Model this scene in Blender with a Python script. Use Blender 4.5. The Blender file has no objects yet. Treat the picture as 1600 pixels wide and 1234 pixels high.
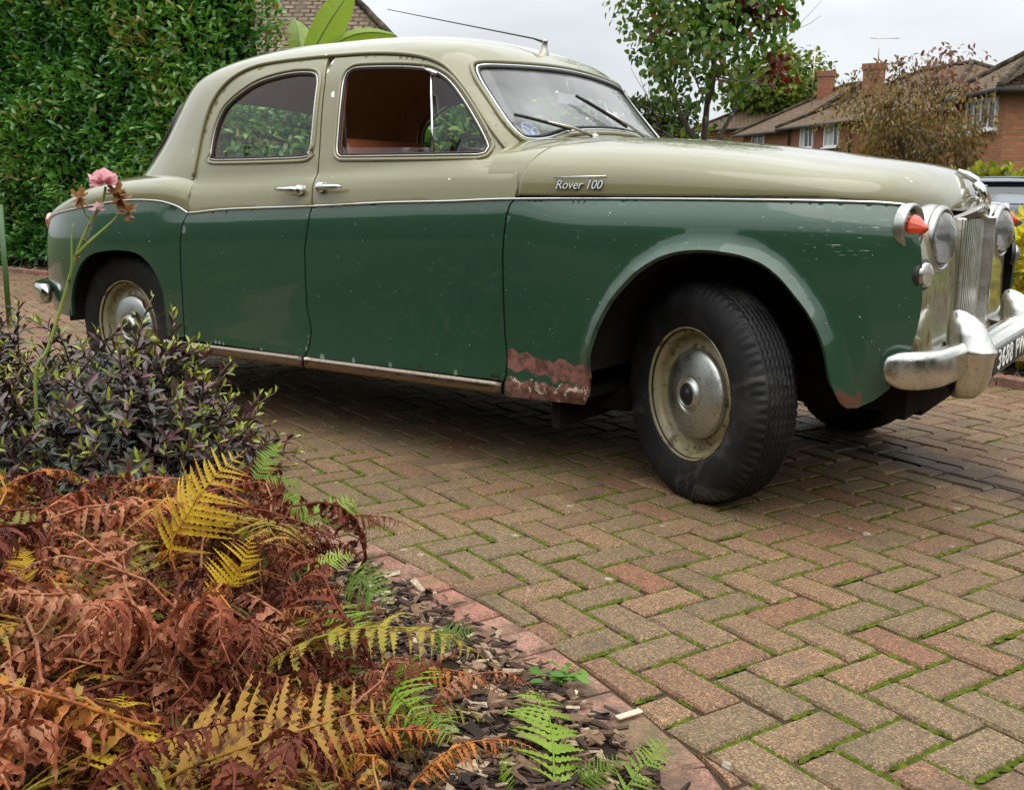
import bpy, bmesh, math, random
import numpy as np
from mathutils import Vector, Matrix, noise as mnoise
from mathutils.geometry import delaunay_2d_cdt
R = math.radians
random.seed(7); RNG = np.random.default_rng(11)
scene = bpy.context.scene
COL = scene.collection
# ================================================================ camera, sky, sun, exposure
# world axes: x = forward along the old saloon, y = to its left (away from the viewer), z = up; origin on the ground under its front axle
CAM_POS = (1.25993, -3.67288, 0.93258)
CAM_RIGHT, CAM_UP, CAM_FWD = (0.82876, 0.55954, 0.00906), (-0.11182, 0.14971, 0.98239), (-0.54833, 0.81517, -0.18664)
cam_d = bpy.data.cameras.new('camera'); cam = bpy.data.objects.new('camera', cam_d); COL.objects.link(cam)
cam_d.sensor_width = 36.0; cam_d.lens = 36.898; cam_d.clip_start = 0.05; cam_d.clip_end = 1500
mw = Matrix((CAM_RIGHT, CAM_UP, tuple(-c for c in CAM_FWD))).transposed().to_4x4(); mw.translation = CAM_POS
cam.matrix_world = mw
scene.camera = cam

world = bpy.data.worlds.new('World'); scene.world = world; world.use_nodes = True
wt = world.node_tree; wt.nodes.clear()
def wn(t, **k):
    n = wt.nodes.new(t)
    for a, b in k.items(): setattr(n, a, b)
    return n
w_out = wn('ShaderNodeOutputWorld'); w_bg = wn('ShaderNodeBackground')
w_tc = wn('ShaderNodeTexCoord'); w_sep = wn('ShaderNodeSeparateXYZ')
wt.links.new(w_tc.outputs['Generated'], w_sep.inputs[0])
# overcast sky: luminance rises evenly from the horizon to the zenith (CIE overcast), faint cloud structure
w_ma = wn('ShaderNodeMapRange'); w_ma.inputs[1].default_value = 0.0; w_ma.inputs[2].default_value = 1.0
w_ma.inputs[3].default_value = 0.46; w_ma.inputs[4].default_value = 2.0
wt.links.new(w_sep.outputs[2], w_ma.inputs[0])
w_no = wn('ShaderNodeTexNoise'); w_no.inputs['Scale'].default_value = 2.6; w_no.inputs['Detail'].default_value = 4.0; w_no.inputs['Roughness'].default_value = .5
w_mp = wn('ShaderNodeMapping'); w_mp.inputs['Scale'].default_value = (1, 1, 3.2)
wt.links.new(w_tc.outputs['Generated'], w_mp.inputs[0]); wt.links.new(w_mp.outputs[0], w_no.inputs['Vector'])
w_cl = wn('ShaderNodeMapRange'); w_cl.inputs[1].default_value = .36; w_cl.inputs[2].default_value = .64; w_cl.inputs[3].default_value = .82; w_cl.inputs[4].default_value = 1.08
wt.links.new(w_no.outputs[0], w_cl.inputs[0])
w_mu = wn('ShaderNodeMath', operation='MULTIPLY'); wt.links.new(w_ma.outputs[0], w_mu.inputs[0]); wt.links.new(w_cl.outputs[0], w_mu.inputs[1])
w_col = wn('ShaderNodeMix', data_type='RGBA', blend_type='MULTIPLY'); w_col.inputs[0].default_value = 1.0
w_col.inputs[6].default_value = (.93, .968, 1.0, 1); wt.links.new(w_mu.outputs[0], w_col.inputs[7])
w_sky = wn('ShaderNodeTexSky', sky_type='NISHITA'); w_sky.sun_disc = False
SUN_EL, SUN_AZ = R(70), R(120)
w_sky.sun_elevation = SUN_EL; w_sky.sun_rotation = SUN_AZ
w_ss = wn('ShaderNodeMix', data_type='RGBA', blend_type='MULTIPLY'); w_ss.inputs[0].default_value = 1.0
w_ss.inputs[7].default_value = (.08, .08, .08, 1); wt.links.new(w_sky.outputs[0], w_ss.inputs[6])
w_mix = wn('ShaderNodeMix', data_type='RGBA'); w_mix.inputs[0].default_value = .06
wt.links.new(w_col.outputs[2], w_mix.inputs[6]); wt.links.new(w_ss.outputs[2], w_mix.inputs[7])
wt.links.new(w_mix.outputs[2], w_bg.inputs[0]); w_bg.inputs[1].default_value = 1.0
wt.links.new(w_bg.outputs[0], w_out.inputs[0])

sun_d = bpy.data.lights.new('sun', 'SUN'); sun_d.energy = 1.5; sun_d.angle = R(75); sun_d.color = (1, .965, .91)
sun = bpy.data.objects.new('sun', sun_d); COL.objects.link(sun)
# light arrives from high up ahead of the car, behind thin cloud
sdir = Vector((.87 * math.cos(SUN_EL), -.50 * math.cos(SUN_EL), math.sin(SUN_EL)))
sun.rotation_euler = sdir.to_track_quat('Z', 'Y').to_euler()
scene.view_settings.view_transform = 'Standard'; scene.view_settings.look = 'None'
scene.view_settings.exposure = 0.58; scene.view_settings.gamma = 1.0; scene.view_settings.use_curve_mapping = False
scene.render.engine = 'CYCLES'
scene.cycles.max_bounces = 8; scene.cycles.transparent_max_bounces = 16
scene.cycles.use_denoising = True
scene.cycles.caustics_reflective = False; scene.cycles.caustics_refractive = False

# ================================================================ helpers
def link(o, parent=None):
    COL.objects.link(o)
    if parent is not None: o.parent = parent
    return o
def tag(o, label=None, cat=None, group=None, kind=None):
    if label: o['label'] = label
    if cat: o['category'] = cat
    if group: o['group'] = group
    if kind: o['kind'] = kind
    return o
def empty(name, loc=(0, 0, 0), rz=0.0, parent=None):
    o = bpy.data.objects.new(name, None); o.location = loc; o.rotation_euler = (0, 0, rz); o.empty_display_size = .1
    return link(o, parent)
def mesh_np(name, V, F, smooth=True, mats=(), midx=None, attrs=None):
    """mesh from an (n,3) vertex array and a list of faces or an (m,k) int array"""
    me = bpy.data.meshes.new(name)
    V = np.asarray(V, np.float32).reshape(-1, 3)
    if isinstance(F, np.ndarray) and F.ndim == 2:
        k = F.shape[1]; m = len(F)
        me.vertices.add(len(V)); me.vertices.foreach_set('co', V.ravel())
        me.loops.add(m * k); me.loops.foreach_set('vertex_index', F.astype(np.int32).ravel())
        me.polygons.add(m); me.polygons.foreach_set('loop_start', np.arange(0, m * k, k, dtype=np.int32))
        me.polygons.foreach_set('loop_total', np.full(m, k, np.int32))
        me.update(calc_edges=True)
    else:
        me.from_pydata([tuple(map(float, v)) for v in V], [], [tuple(map(int, f)) for f in F]); me.update()
    for mt in mats: me.materials.append(mt)
    if midx is not None: me.polygons.foreach_set('material_index', np.asarray(midx, np.int32))
    me.polygons.foreach_set('use_smooth', np.full(len(me.polygons), bool(smooth)) if not hasattr(smooth, '__len__') else np.asarray(smooth, bool))
    if attrs:
        for nm, (dom, data) in attrs.items():
            a = me.attributes.new(nm, 'FLOAT', dom); a.data.foreach_set('value', np.asarray(data, np.float32))
    me.update(); return me
def obj(name, V, F, mat, parent=None, smooth=True, **k):
    mats = mat if isinstance(mat, (list, tuple)) else [mat]
    return link(bpy.data.objects.new(name, mesh_np(name, V, F, smooth, mats, **k)), parent)
class MB:
    """collects primitive pieces of ONE part into one mesh"""
    def __init__(s): s.V = []; s.F = []; s.n = 0; s.sm = []
    def add(s, V, F, smooth=True):
        V = np.asarray(V, float).reshape(-1, 3)
        s.V.append(V); s.F += [tuple(int(i) + s.n for i in f) for f in F]; s.sm += [smooth] * len(F); s.n += len(V); return s
    def box(s, c, size, rz=0, rot=None, smooth=False):
        c = np.array(c, float); h = np.array(size, float) / 2
        V = np.array([[x, y, z] for z in (-1, 1) for y in (-1, 1) for x in (-1, 1)], float) * h
        if rot is None: rot = Matrix.Rotation(rz, 3, 'Z')
        V = V @ np.array(rot).T + c
        return s.add(V, [(0, 2, 3, 1), (4, 5, 7, 6), (0, 1, 5, 4), (2, 6, 7, 3), (0, 4, 6, 2), (1, 3, 7, 5)], smooth)
    def rbox(s, c, size, r, rz=0, rot=None):
        """box with a chamfer of r on every edge"""
        h = np.array(size, float) / 2; r = min(r, h.min() * .9); V = []; idx = {}
        for sx in (-1, 1):
            for sy in (-1, 1):
                for sz in (-1, 1):
                    for ax in range(3):
                        p = np.array([sx, sy, sz], float) * (h - r); p[ax] = (sx, sy, sz)[ax] * h[ax]
                        idx[(sx, sy, sz, ax)] = len(V); V.append(p)
        F = []
        for ax in range(3):
            o = [a for a in range(3) if a != ax]
            for sg in (-1, 1):
                q = []
                for (a, b) in ((-1, -1), (1, -1), (1, 1), (-1, 1)):
                    k = [0, 0, 0]; k[ax] = sg; k[o[0]] = a; k[o[1]] = b; q.append(idx[(*k, ax)])
                F.append(q)
            for a in (-1, 1):
                for b in (-1, 1):
                    def kk(e, axx):
                        k = [0, 0, 0]; k[ax] = e; k[o[0]] = a; k[o[1]] = b; return idx[(*k, axx)]
                    F.append([kk(-1, o[0]), kk(1, o[0]), kk(1, o[1]), kk(-1, o[1])])
        for sx in (-1, 1):
            for sy in (-1, 1):
                for sz in (-1, 1): F.append([idx[(sx, sy, sz, a)] for a in range(3)])
        V = np.array(V)
        G = []
        for f in F:
            p = V[f]; nrm = np.cross(p[1] - p[0], p[2] - p[0])
            G.append(f if nrm @ p.mean(0) > 0 else f[::-1])
        if rot is None: rot = Matrix.Rotation(rz, 3, 'Z')
        return s.add(V @ np.array(rot).T + np.array(c, float), G, False)
    def tube(s, pts, r, n=8, closed=False, caps=True, flat=None):
        V, F = tube(pts, r, n, closed, caps, flat); return s.add(V, F)
    def build(s, name, mat, parent=None):
        return obj(name, np.concatenate(s.V), s.F, mat, parent, s.sm)
def tube(pts, r, n=8, closed=False, caps=True, flat=None):
    """tube along pts; r scalar or per point; flat=(axis vector, factor) squeezes it along an axis"""
    P = np.asarray(pts, float); m = len(P); r = np.broadcast_to(np.asarray(r, float), (m,))
    T = np.roll(P, -1, 0) - np.roll(P, 1, 0)
    if not closed: T[0] = P[1] - P[0]; T[-1] = P[-1] - P[-2]
    T /= np.linalg.norm(T, axis=1)[:, None] + 1e-12
    u = np.cross(T[0], [0, 0, 1]);
    if np.linalg.norm(u) < .05: u = np.cross(T[0], [1, 0, 0])
    u /= np.linalg.norm(u); V = []
    a = np.linspace(0, 2 * np.pi, n, endpoint=False)
    for i in range(m):
        u = u - T[i] * (u @ T[i]); u /= np.linalg.norm(u); w = np.cross(T[i], u)
        ring = r[i] * (np.cos(a)[:, None] * u + np.sin(a)[:, None] * w)
        if flat is not None:
            ax = np.asarray(flat[0], float); ring = ring + np.outer(ring @ ax, ax) * (flat[1] - 1)
        V.append(P[i] + ring)
    F = []
    for i in range(m if closed else m - 1):
        j = (i + 1) % m
        for k in range(n):
            F.append((i * n + k, i * n + (k + 1) % n, j * n + (k + 1) % n, j * n + k))
    if caps and not closed: F.append(tuple(range(n))[::-1]); F.append(tuple((m - 1) * n + k for k in range(n)))
    return np.concatenate(V), F
def revolve(prof, n, org, ax, ref=(0, 0, 1)):
    """revolve [(radius, along)] about axis ax through org"""
    ax = np.array(ax, float); ax /= np.linalg.norm(ax); u = np.cross(ref, ax); u /= np.linalg.norm(u); w = np.cross(ax, u)
    a = np.linspace(0, 2 * np.pi, n, endpoint=False); V = []
    for rr, t in prof: V.append(np.array(org) + ax * t + rr * (np.cos(a)[:, None] * u + np.sin(a)[:, None] * w))
    F = []
    for i in range(len(prof) - 1):
        for k in range(n): F.append((i * n + k, i * n + (k + 1) % n, (i + 1) * n + (k + 1) % n, (i + 1) * n + k))
    return np.concatenate(V), F
def copy_tree(o, parent=None):
    c = o.copy(); COL.objects.link(c); c.parent = parent
    for ch in [x for x in bpy.data.objects if x.parent == o]: copy_tree(ch, c)
    return c
def resample(poly, step, closed=True):
    P = np.asarray(poly, float)
    if closed: P = np.vstack([P, P[:1]])
    out = []
    for a, b in zip(P[:-1], P[1:]):
        k = max(1, int(math.ceil(np.linalg.norm(b - a) / step)))
        for i in range(k): out.append(a + (b - a) * i / k)
    if not closed: out.append(P[-1])
    return np.array(out)
def spline(pts, step, closed=False):
    """Catmull-Rom through pts, resampled"""
    P = np.asarray(pts, float); n = len(P); out = []
    rng = range(n) if closed else range(n - 1)
    for i in rng:
        if closed: a, b, c, d = P[(i - 1) % n], P[i], P[(i + 1) % n], P[(i + 2) % n]
        else: a, b, c, d = P[max(i - 1, 0)], P[i], P[i + 1], P[min(i + 2, n - 1)]
        k = max(1, int(math.ceil(np.linalg.norm(c - b) / step)))
        for j in range(k):
            t = j / k
            out.append(.5 * ((2 * b) + (-a + c) * t + (2 * a - 5 * b + 4 * c - d) * t * t + (-a + 3 * b - 3 * c + d) * t ** 3))
    if not closed: out.append(P[-1])
    return np.array(out)
def inpoly(P, poly):
    P = np.asarray(P, float); q = np.asarray(poly, float); r = np.zeros(len(P), bool)
    x1, y1 = q[:, 0], q[:, 1]; x2, y2 = np.roll(x1, -1), np.roll(y1, -1)
    for a, b, c, d in zip(x1, y1, x2, y2):
        if b == d: continue
        r ^= ((b > P[:, 1]) != (d > P[:, 1])) & (P[:, 0] < (c - a) * (P[:, 1] - b) / (d - b) + a)
    return r
def cdt(outer, holes, sp, bs):
    """triangulate a 2-D region with an inner grid of points"""
    loops = [resample(outer, bs)] + [resample(h, bs) for h in holes]
    pts = []; edges = []
    for L in loops:
        n0 = len(pts); pts += [tuple(p) for p in L]; edges += [(n0 + i, n0 + (i + 1) % len(L)) for i in range(len(L))]
    B = np.array(pts); lo, hi = B.min(0), B.max(0)
    gx, gy = np.meshgrid(np.arange(lo[0] + sp * .37, hi[0], sp), np.arange(lo[1] + sp * .41, hi[1], sp))
    gx[1::2] += sp * .5; G = np.stack([gx.ravel(), gy.ravel()], 1)
    ok = inpoly(G, loops[0])
    for L in loops[1:]: ok &= ~inpoly(G, L)
    G = G[ok]
    if len(G):
        near = np.zeros(len(G), bool)
        for i in range(0, len(B), 200):
            near |= (((G[:, None] - B[None, i:i + 200]) ** 2).sum(-1) < (sp * .45) ** 2).any(1)
        G = G[~near]
    allp = [Vector((float(a), float(b))) for a, b in list(B) + list(G)]
    vo, eo, fo, *_ = delaunay_2d_cdt(allp, edges, [], 0, 1e-7)
    V = np.array([(v.x, v.y) for v in vo]); T = np.array([f for f in fo if len(f) == 3])
    c = V[T].mean(1); ok = inpoly(c, loops[0])
    for L in loops[1:]: ok &= ~inpoly(c, L)
    return V, T[ok]
CAR_MID = np.array([-1.6, 0, .65])
def panel(name, outer, holes, fmap, mat, parent, sp=.03, bs=.014, thick=.018, inner=None, out=None):
    """sheet-metal panel: a 2-D outline mapped onto the body surface, with thickness and its own rim"""
    V2, T = cdt(outer, holes, sp, bs); P = fmap(V2[:, 0], V2[:, 1])
    n = np.cross(P[T[:, 1]] - P[T[:, 0]], P[T[:, 2]] - P[T[:, 0]])
    ref = (P[T].mean(1) - CAR_MID) if out is None else np.broadcast_to(np.array(out, float), (len(T), 3))
    if (n * ref).sum() < 0: T = T[:, ::-1]; n = -n
    N = np.zeros_like(P)
    for k in range(3): np.add.at(N, T[:, k], n)
    N /= np.linalg.norm(N, axis=1)[:, None] + 1e-12
    Q = P - N * thick; m = len(P)
    E = {}
    for t in T:
        for a, b in ((t[0], t[1]), (t[1], t[2]), (t[2], t[0])):
            if (b, a) in E: del E[(b, a)]
            else: E[(a, b)] = 1
    if thick == 0: return obj(name, P, T, mat, parent, True)
    F = [tuple(t) for t in T] + [tuple(t[::-1] + m) for t in T]; mi = [0] * len(T) + [1 if inner else 0] * len(T); sm = [True] * len(F)
    VV = [P, Q]; k = 2 * m
    for a, b in E:
        VV.append(np.array([P[a], P[b], Q[b], Q[a]])); F.append((k + 1, k, k + 3, k + 2)); mi.append(0); sm.append(False); k += 4
    return obj(name, np.concatenate(VV), F, [mat, inner] if inner else mat, parent, sm, midx=mi)
# ---------------------------------------------------------------- material helper
class NT:
    def __init__(s, name):
        s.m = bpy.data.materials.new(name); s.m.use_nodes = True; s.t = s.m.node_tree; s.t.nodes.clear()
        s.out = s.t.nodes.new('ShaderNodeOutputMaterial'); s.b = s.t.nodes.new('ShaderNodeBsdfPrincipled')
        s.t.links.new(s.b.outputs[0], s.out.inputs[0]); s._tc = None
    def n(s, typ, **k):
        x = s.t.nodes.new(typ)
        for a, b in k.items(): setattr(x, a, b)
        return x
    def put(s, sock, v):
        if v is None: return
        if isinstance(v, bpy.types.NodeSocket): s.t.links.new(v, sock)
        elif isinstance(v, (tuple, list)): sock.default_value = tuple(v) + ((1,) if len(v) == 3 and len(sock.default_value) == 4 else ())
        else: sock.default_value = v
    def tc(s, kind='Object'):
        if s._tc is None: s._tc = s.n('ShaderNodeTexCoord')
        return s._tc.outputs[kind]
    def map(s, vec, scale=(1, 1, 1), loc=(0, 0, 0), rot=(0, 0, 0)):
        x = s.n('ShaderNodeMapping'); s.put(x.inputs[0], vec); x.inputs['Scale'].default_value = scale; x.inputs['Location'].default_value = loc; x.inputs['Rotation'].default_value = rot
        return x.outputs[0]
    def noise(s, scale, detail=3, rough=.55, vec=None, dist=0.0, out=0):
        x = s.n('ShaderNodeTexNoise'); s.put(x.inputs['Vector'], s.tc() if vec is None else vec)
        x.inputs['Scale'].default_value = scale; x.inputs['Detail'].default_value = detail; x.inputs['Roughness'].default_value = rough; x.inputs['Distortion'].default_value = dist
        return x.outputs[out]
    def voro(s, scale, vec=None, feature='F1', out='Distance', rand=1.0):
        x = s.n('ShaderNodeTexVoronoi', feature=feature); s.put(x.inputs['Vector'], s.tc() if vec is None else vec); x.inputs['Scale'].default_value = scale
        x.inputs['Randomness'].default_value = rand
        return x.outputs[out]
    def ramp(s, f, stops, interp='LINEAR'):
        x = s.n('ShaderNodeValToRGB'); s.put(x.inputs[0], f); e = x.color_ramp.elements; x.color_ramp.interpolation = interp
        while len(e) < len(stops): e.new(.5)
        for i, (p, c) in enumerate(stops):
            e[i].position = p; e[i].color = tuple(c) + (1,) if hasattr(c, '__len__') else (c, c, c, 1)
        return x.outputs[0]
    def mix(s, f, a, b, mode='MIX'):
        x = s.n('ShaderNodeMix', data_type='RGBA', blend_type=mode); s.put(x.inputs[0], f); s.put(x.inputs[6], a); s.put(x.inputs[7], b); return x.outputs[2]
    def math(s, op, a, b=None, clamp=False):
        x = s.n('ShaderNodeMath', operation=op, use_clamp=clamp); s.put(x.inputs[0], a); s.put(x.inputs[1], b); return x.outputs[0]
    def rng(s, v, a, b, c=0.0, d=1.0):
        x = s.n('ShaderNodeMapRange'); s.put(x.inputs[0], v); x.inputs[1].default_value = a; x.inputs[2].default_value = b; x.inputs[3].default_value = c; x.inputs[4].default_value = d; return x.outputs[0]
    def sep(s, v=None):
        x = s.n('ShaderNodeSeparateXYZ'); s.put(x.inputs[0], s.tc() if v is None else v); return x.outputs
    def bump(s, h, strength=.3, dist=.01):
        x = s.n('ShaderNodeBump'); s.put(x.inputs['Height'], h); x.inputs['Strength'].default_value = strength; x.inputs['Distance'].default_value = dist
        s.t.links.new(x.outputs[0], s.b.inputs['Normal']); return x.outputs[0]
    def attr(s, name):
        x = s.n('ShaderNodeAttribute'); x.attribute_name = name; return x.outputs['Fac']
    def orand(s): return s.n('ShaderNodeObjectInfo').outputs['Random']
    def set(s, **k):
        names = dict(color='Base Color', rough='Roughness', metal='Metallic', spec='Specular IOR Level', coat='Coat Weight', coat_rough='Coat Roughness', alpha='Alpha', trans='Transmission Weight', ior='IOR', emit='Emission Color', emit_s='Emission Strength', sss='Subsurface Weight')
        for a, b in k.items(): s.put(s.b.inputs[names[a]], b)
        return s
def simple(name, color, rough=.5, metal=0.0, var=0.0, scale=20, spec=.5, bump=0.0, bscale=60, coat=0.0):
    m = NT(name)
    if var:
        f = m.noise(scale, 4); c = m.mix(f, tuple(x * (1 - var) for x in color), tuple(min(1, x * (1 + var)) for x in color)); m.set(color=c)
    else: m.set(color=color)
    m.set(rough=rough, metal=metal, spec=spec, coat=coat)
    if bump: m.bump(m.noise(bscale, 3), bump, .004)
    return m.m
# ================================================================ materials of the car
def paint(name, base, dark, chips, green=False):
    m = NT(name); c = m.mix(m.noise(1.7, 4), base, dark)
    fine = m.noise(60, 2)
    c = m.mix(m.rng(fine, .35, .75, 0, .12), c, tuple(x * .6 for x in base))
    x, y, z = m.sep()
    # a few flaked chips with a shape of their own
    n1 = m.noise(13, 2, .5, dist=.6); n2 = m.noise(3.1, 1, .5)
    chip = m.math('MULTIPLY', m.rng(n1, .735 if not green else .775, .745 if not green else .785), m.rng(n2, .46, .5))
    c = m.mix(chip, c, chips)
    r = m.rng(m.noise(7, 3), .3, .7, .24, .36)
    r = m.mix(chip, r, (.6, .6, .6))
    if green:
        # bare primer where the sill end was repaired
        wob = m.math('MULTIPLY', m.math('SUBTRACT', m.noise(22, 5, .65), .5), .09)
        zz = m.math('ADD', z, wob)
        slope = m.math('MULTIPLY', m.math('ADD', x, .55), -.10)
        up = m.math('SUBTRACT', zz, slope)
        a = m.math('MULTIPLY', m.math('LESS_THAN', up, .412), m.math('GREATER_THAN', up, .346))
        b = m.math('LESS_THAN', zz, .328)
        p = m.math('MAXIMUM', a, b)
        p = m.math('MULTIPLY', p, m.math('MULTIPLY', m.math('GREATER_THAN', x, -.706), m.math('LESS_THAN', x, -.33)))
        prim = m.mix(m.rng(m.noise(40, 4), .4, .6), (.21, .095, .075), (.10, .046, .036))
        prim = m.mix(m.rng(m.noise(75, 5, .7), .56, .70, 0, .7), prim, (.045, .02, .012))
        prim = m.mix(m.math('MULTIPLY', m.rng(m.noise(16, 4, .6, dist=1.5), .52, .6), m.math('MULTIPLY', m.math('GREATER_THAN', zz, .29), m.math('LESS_THAN', zz, .335))), prim, (.62, .50, .37))
        c = m.mix(p, c, prim); r = m.mix(p, r, (.62, .62, .62))
        # rusty lower corner of the wing ahead of the wheel
        q = m.math('MULTIPLY', m.math('LESS_THAN', m.math('ADD', z, wob), .405), m.math('MULTIPLY', m.math('GREATER_THAN', x, .40), m.math('LESS_THAN', x, .47)))
        c = m.mix(q, c, (.10, .045, .028)); r = m.mix(q, r, (.8, .8, .8))
        # scratches on the front wing
        sv = m.map(m.tc(), scale=(18, 1, 260), rot=(0, .35, 0))
        sc = m.math('MULTIPLY', m.rng(m.noise(1.0, 3, .6, vec=sv), .655, .69), m.math('MULTIPLY', m.math('MULTIPLY', m.rng(x, .22, .3), m.rng(x, .53, .44)), m.math('MULTIPLY', m.rng(z, .76, .8), m.rng(z, .89, .86))))
        c = m.mix(sc, c, (.52, .58, .50))
        rr2 = m.rng(m.noise(90, 2), .735, .76)
        c = m.mix(m.math('MULTIPLY', rr2, .8), c, (.5, .52, .45))
    else:
        # rust bleeding from the wiper spindle and stone chips on the nose panel and pillar
        import_pt = (-.672, -.33, 1.135)
        d = m.n('ShaderNodeVectorMath', operation='DISTANCE'); m.put(d.inputs[0], m.tc()); d.inputs[1].default_value = import_pt
        ru = m.rng(m.math('ADD', d.outputs['Value'], m.math('MULTIPLY', m.noise(30, 4), .05)), .085, .05)
        c = m.mix(ru, c, (.28, .105, .025))
        nose = m.math('MULTIPLY', m.math('GREATER_THAN', x, .55), m.math('LESS_THAN', z, .78))
        sp = m.rng(m.noise(48, 3, .6, vec=m.map(m.tc(), scale=(1, 1, .45))), .50, .55)
        reg = m.math('MULTIPLY', nose, m.rng(m.noise(9, 2), .38, .55))
        c = m.mix(m.math('MULTIPLY', sp, reg), c, (.11, .05, .02))
        pil = m.math('MULTIPLY', m.math('MULTIPLY', m.rng(x, -.93, -.9), m.rng(x, -.74, -.78)), m.math('GREATER_THAN', z, 1.1))
        c = m.mix(m.math('MULTIPLY', m.math('MULTIPLY', pil, m.rng(m.noise(70, 3), .6, .64)), .9), c, (.10, .075, .05))
        spk = m.math('MULTIPLY', m.rng(m.noise(75, 2), .745, .76), .8)
        c = m.mix(spk, c, (.13, .11, .08))
    m.set(color=c, rough=r, spec=.12, coat=1.0, coat_rough=.05)
    m.bump(m.math('ADD', m.noise(2.2, 2), m.math('MULTIPLY', m.noise(16, 2), .15)), .06, .02)
    return m.m
M_GREEN = paint('green_paint', (.026, .068, .037), (.020, .053, .028), (.55, .57, .48), True)
M_CREAM = paint('sage_cream_paint', (.205, .190, .098), (.18, .167, .084), (.80, .80, .73))
def chrome_mat(name, col, r0, r1, pit=0.0, scale=14):
    m = NT(name); c = col
    if pit:
        f = m.rng(m.noise(scale * 6, 4, .7), .52, .66, 0, pit); c = m.mix(f, col, tuple(x * .35 for x in col))
    m.set(color=c, metal=1.0, rough=m.rng(m.noise(scale, 4), .3, .7, r0, r1)); m.bump(m.noise(26, 2), .03, .01); return m.m
M_CHROME = chrome_mat('chrome', (.62, .62, .60), .08, .22, .35)
M_BEZEL = chrome_mat('lamp_bezel', (.42, .42, .39), .24, .38, .4)
M_BUMP = chrome_mat('dull_bumper_chrome', (.66, .65, .60), .16, .36, .45)
M_TRIM = chrome_mat('steel_trim', (.42, .385, .33), .20, .34, .4)
M_SILL = chrome_mat('worn_sill_ground_tint', (.30, .235, .18), .22, .38, .6)  # pitted trim; its brown colour paints in the ground mirrored by chrome
M_ALU = chrome_mat('grille_aluminium', (.72, .70, .66), .24, .42, .35)
M_HUB = chrome_mat('hubcap_chrome', (.50, .51, .47), .30, .50, .6)
M_BLACK = simple('black_rubber', (.012, .012, .013), .55)
M_DARK = simple('underbody_dirt', (.018, .015, .013), .95, var=.5, scale=9, spec=.1)
def tyre_mat():
    m = NT('tyre_rubber'); f = m.noise(11, 4, .6); c = m.mix(m.rng(f, .45, .75), (.007, .007, .0075), (.020, .0195, .019))
    dust = m.rng(m.noise(5.5, 4, .6, dist=.8), .58, .68, 0, .5)
    c = m.mix(dust, c, (.085, .078, .066)); m.set(color=c, rough=m.rng(f, .3, .7, .48, .75), spec=.25); m.bump(m.noise(150, 2), .25, .002); return m.m
M_TYRE = tyre_mat()
def wheel_mat():
    m = NT('wheel_cream_rusty'); f = m.noise(24, 5, .65)
    c = m.mix(m.rng(m.noise(6, 3), .35, .7), (.27, .235, .125), (.20, .165, .085)); c = m.mix(m.rng(f, .53, .62), c, (.075, .042, .018)); m.set(color=c, rough=.5, coat=.1); m.bump(f, .15, .003); return m.m
M_WHEEL = wheel_mat()
def glass_mat(name, tint, haze, rough=.02):
    """thin pane: clear with a film of dust (its windscreen haze also paints in sky glare) and the usual angle-dependent mirror reflection of glass"""
    m = NT(name); t = m.n('ShaderNodeBsdfTransparent'); m.put(t.inputs[0], tint)
    g = m.n('ShaderNodeBsdfGlossy'); m.put(g.inputs['Roughness'], rough); m.put(g.inputs['Color'], (1, 1, 1))
    d = m.n('ShaderNodeBsdfDiffuse'); m.put(d.inputs[0], (.55, .56, .55))
    fr = m.n('ShaderNodeFresnel'); m.put(fr.inputs[0], m.rng(m.n('ShaderNodeNewGeometry').outputs['Backfacing'], 0, 1, 1.38, 1 / 1.38))
    a = m.n('ShaderNodeMixShader'); m.put(a.inputs[0], m.rng(m.noise(3.5, 4, .6), .3, .75, haze * .4, haze)); m.t.links.new(t.outputs[0], a.inputs[1]); m.t.links.new(d.outputs[0], a.inputs[2])
    b = m.n('ShaderNodeMixShader'); m.t.links.new(fr.outputs[0], b.inputs[0]); m.t.links.new(a.outputs[0], b.inputs[1]); m.t.links.new(g.outputs[0], b.inputs[2])
    m.t.links.new(b.outputs[0], m.out.inputs[0]); return m.m
M_GLASS = glass_mat('window_glass', (.94, .97, .95), .006)
M_WSCREEN = glass_mat('windscreen_glass', (.86, .91, .90), .42, .03)  # strong haze paints in the pale sky reflection, beyond mere dust
def lens_mat(name, col, rough=.06):
    m = NT(name); m.set(color=col, rough=rough, trans=.45, ior=1.45, coat=.4); return m.m
M_ORANGE = lens_mat('amber_lens', (.85, .075, .012), .12)
M_RED = lens_mat('red_lens', (.75, .06, .02), .12)
def headlens():
    m = NT('headlamp_glass'); x, y, z = m.sep()
    rib = m.math('SINE', m.math('MULTIPLY', z, 190)); 
    m.set(color=(.97, .97, .92), rough=.02, trans=.92, ior=1.3, coat=.6); m.bump(rib, .16, .004); return m.m
M_LENS = headlens()
M_REFL = chrome_mat('reflector', (.85, .85, .80), .05, .15)
M_BROWN = simple('tan_interior_trim', (.27, .10, .042), .62, var=.35, scale=7, bump=.1)
M_LINER = simple('headlining_cloth', (.32, .15, .075), .9, var=.2, scale=12, spec=.1)
M_SEAT = simple('worn_leather', (.34, .28, .23), .45, var=.35, scale=9, bump=.15, bscale=90)
M_SEATF = simple('red_brown_leather', (.24, .07, .03), .42, var=.3, scale=9, bump=.15, bscale=90)
M_DASH = simple('walnut_dash', (.06, .028, .013), .3, var=.4, scale=20)
M_PLATE = simple('plate_black', (.012, .012, .013), .35)
M_WHITE = simple('plate_white', (.72, .72, .68), .45, var=.15)
M_STICKB = simple('sticker_blue', (.02, .16, .5), .4)
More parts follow.
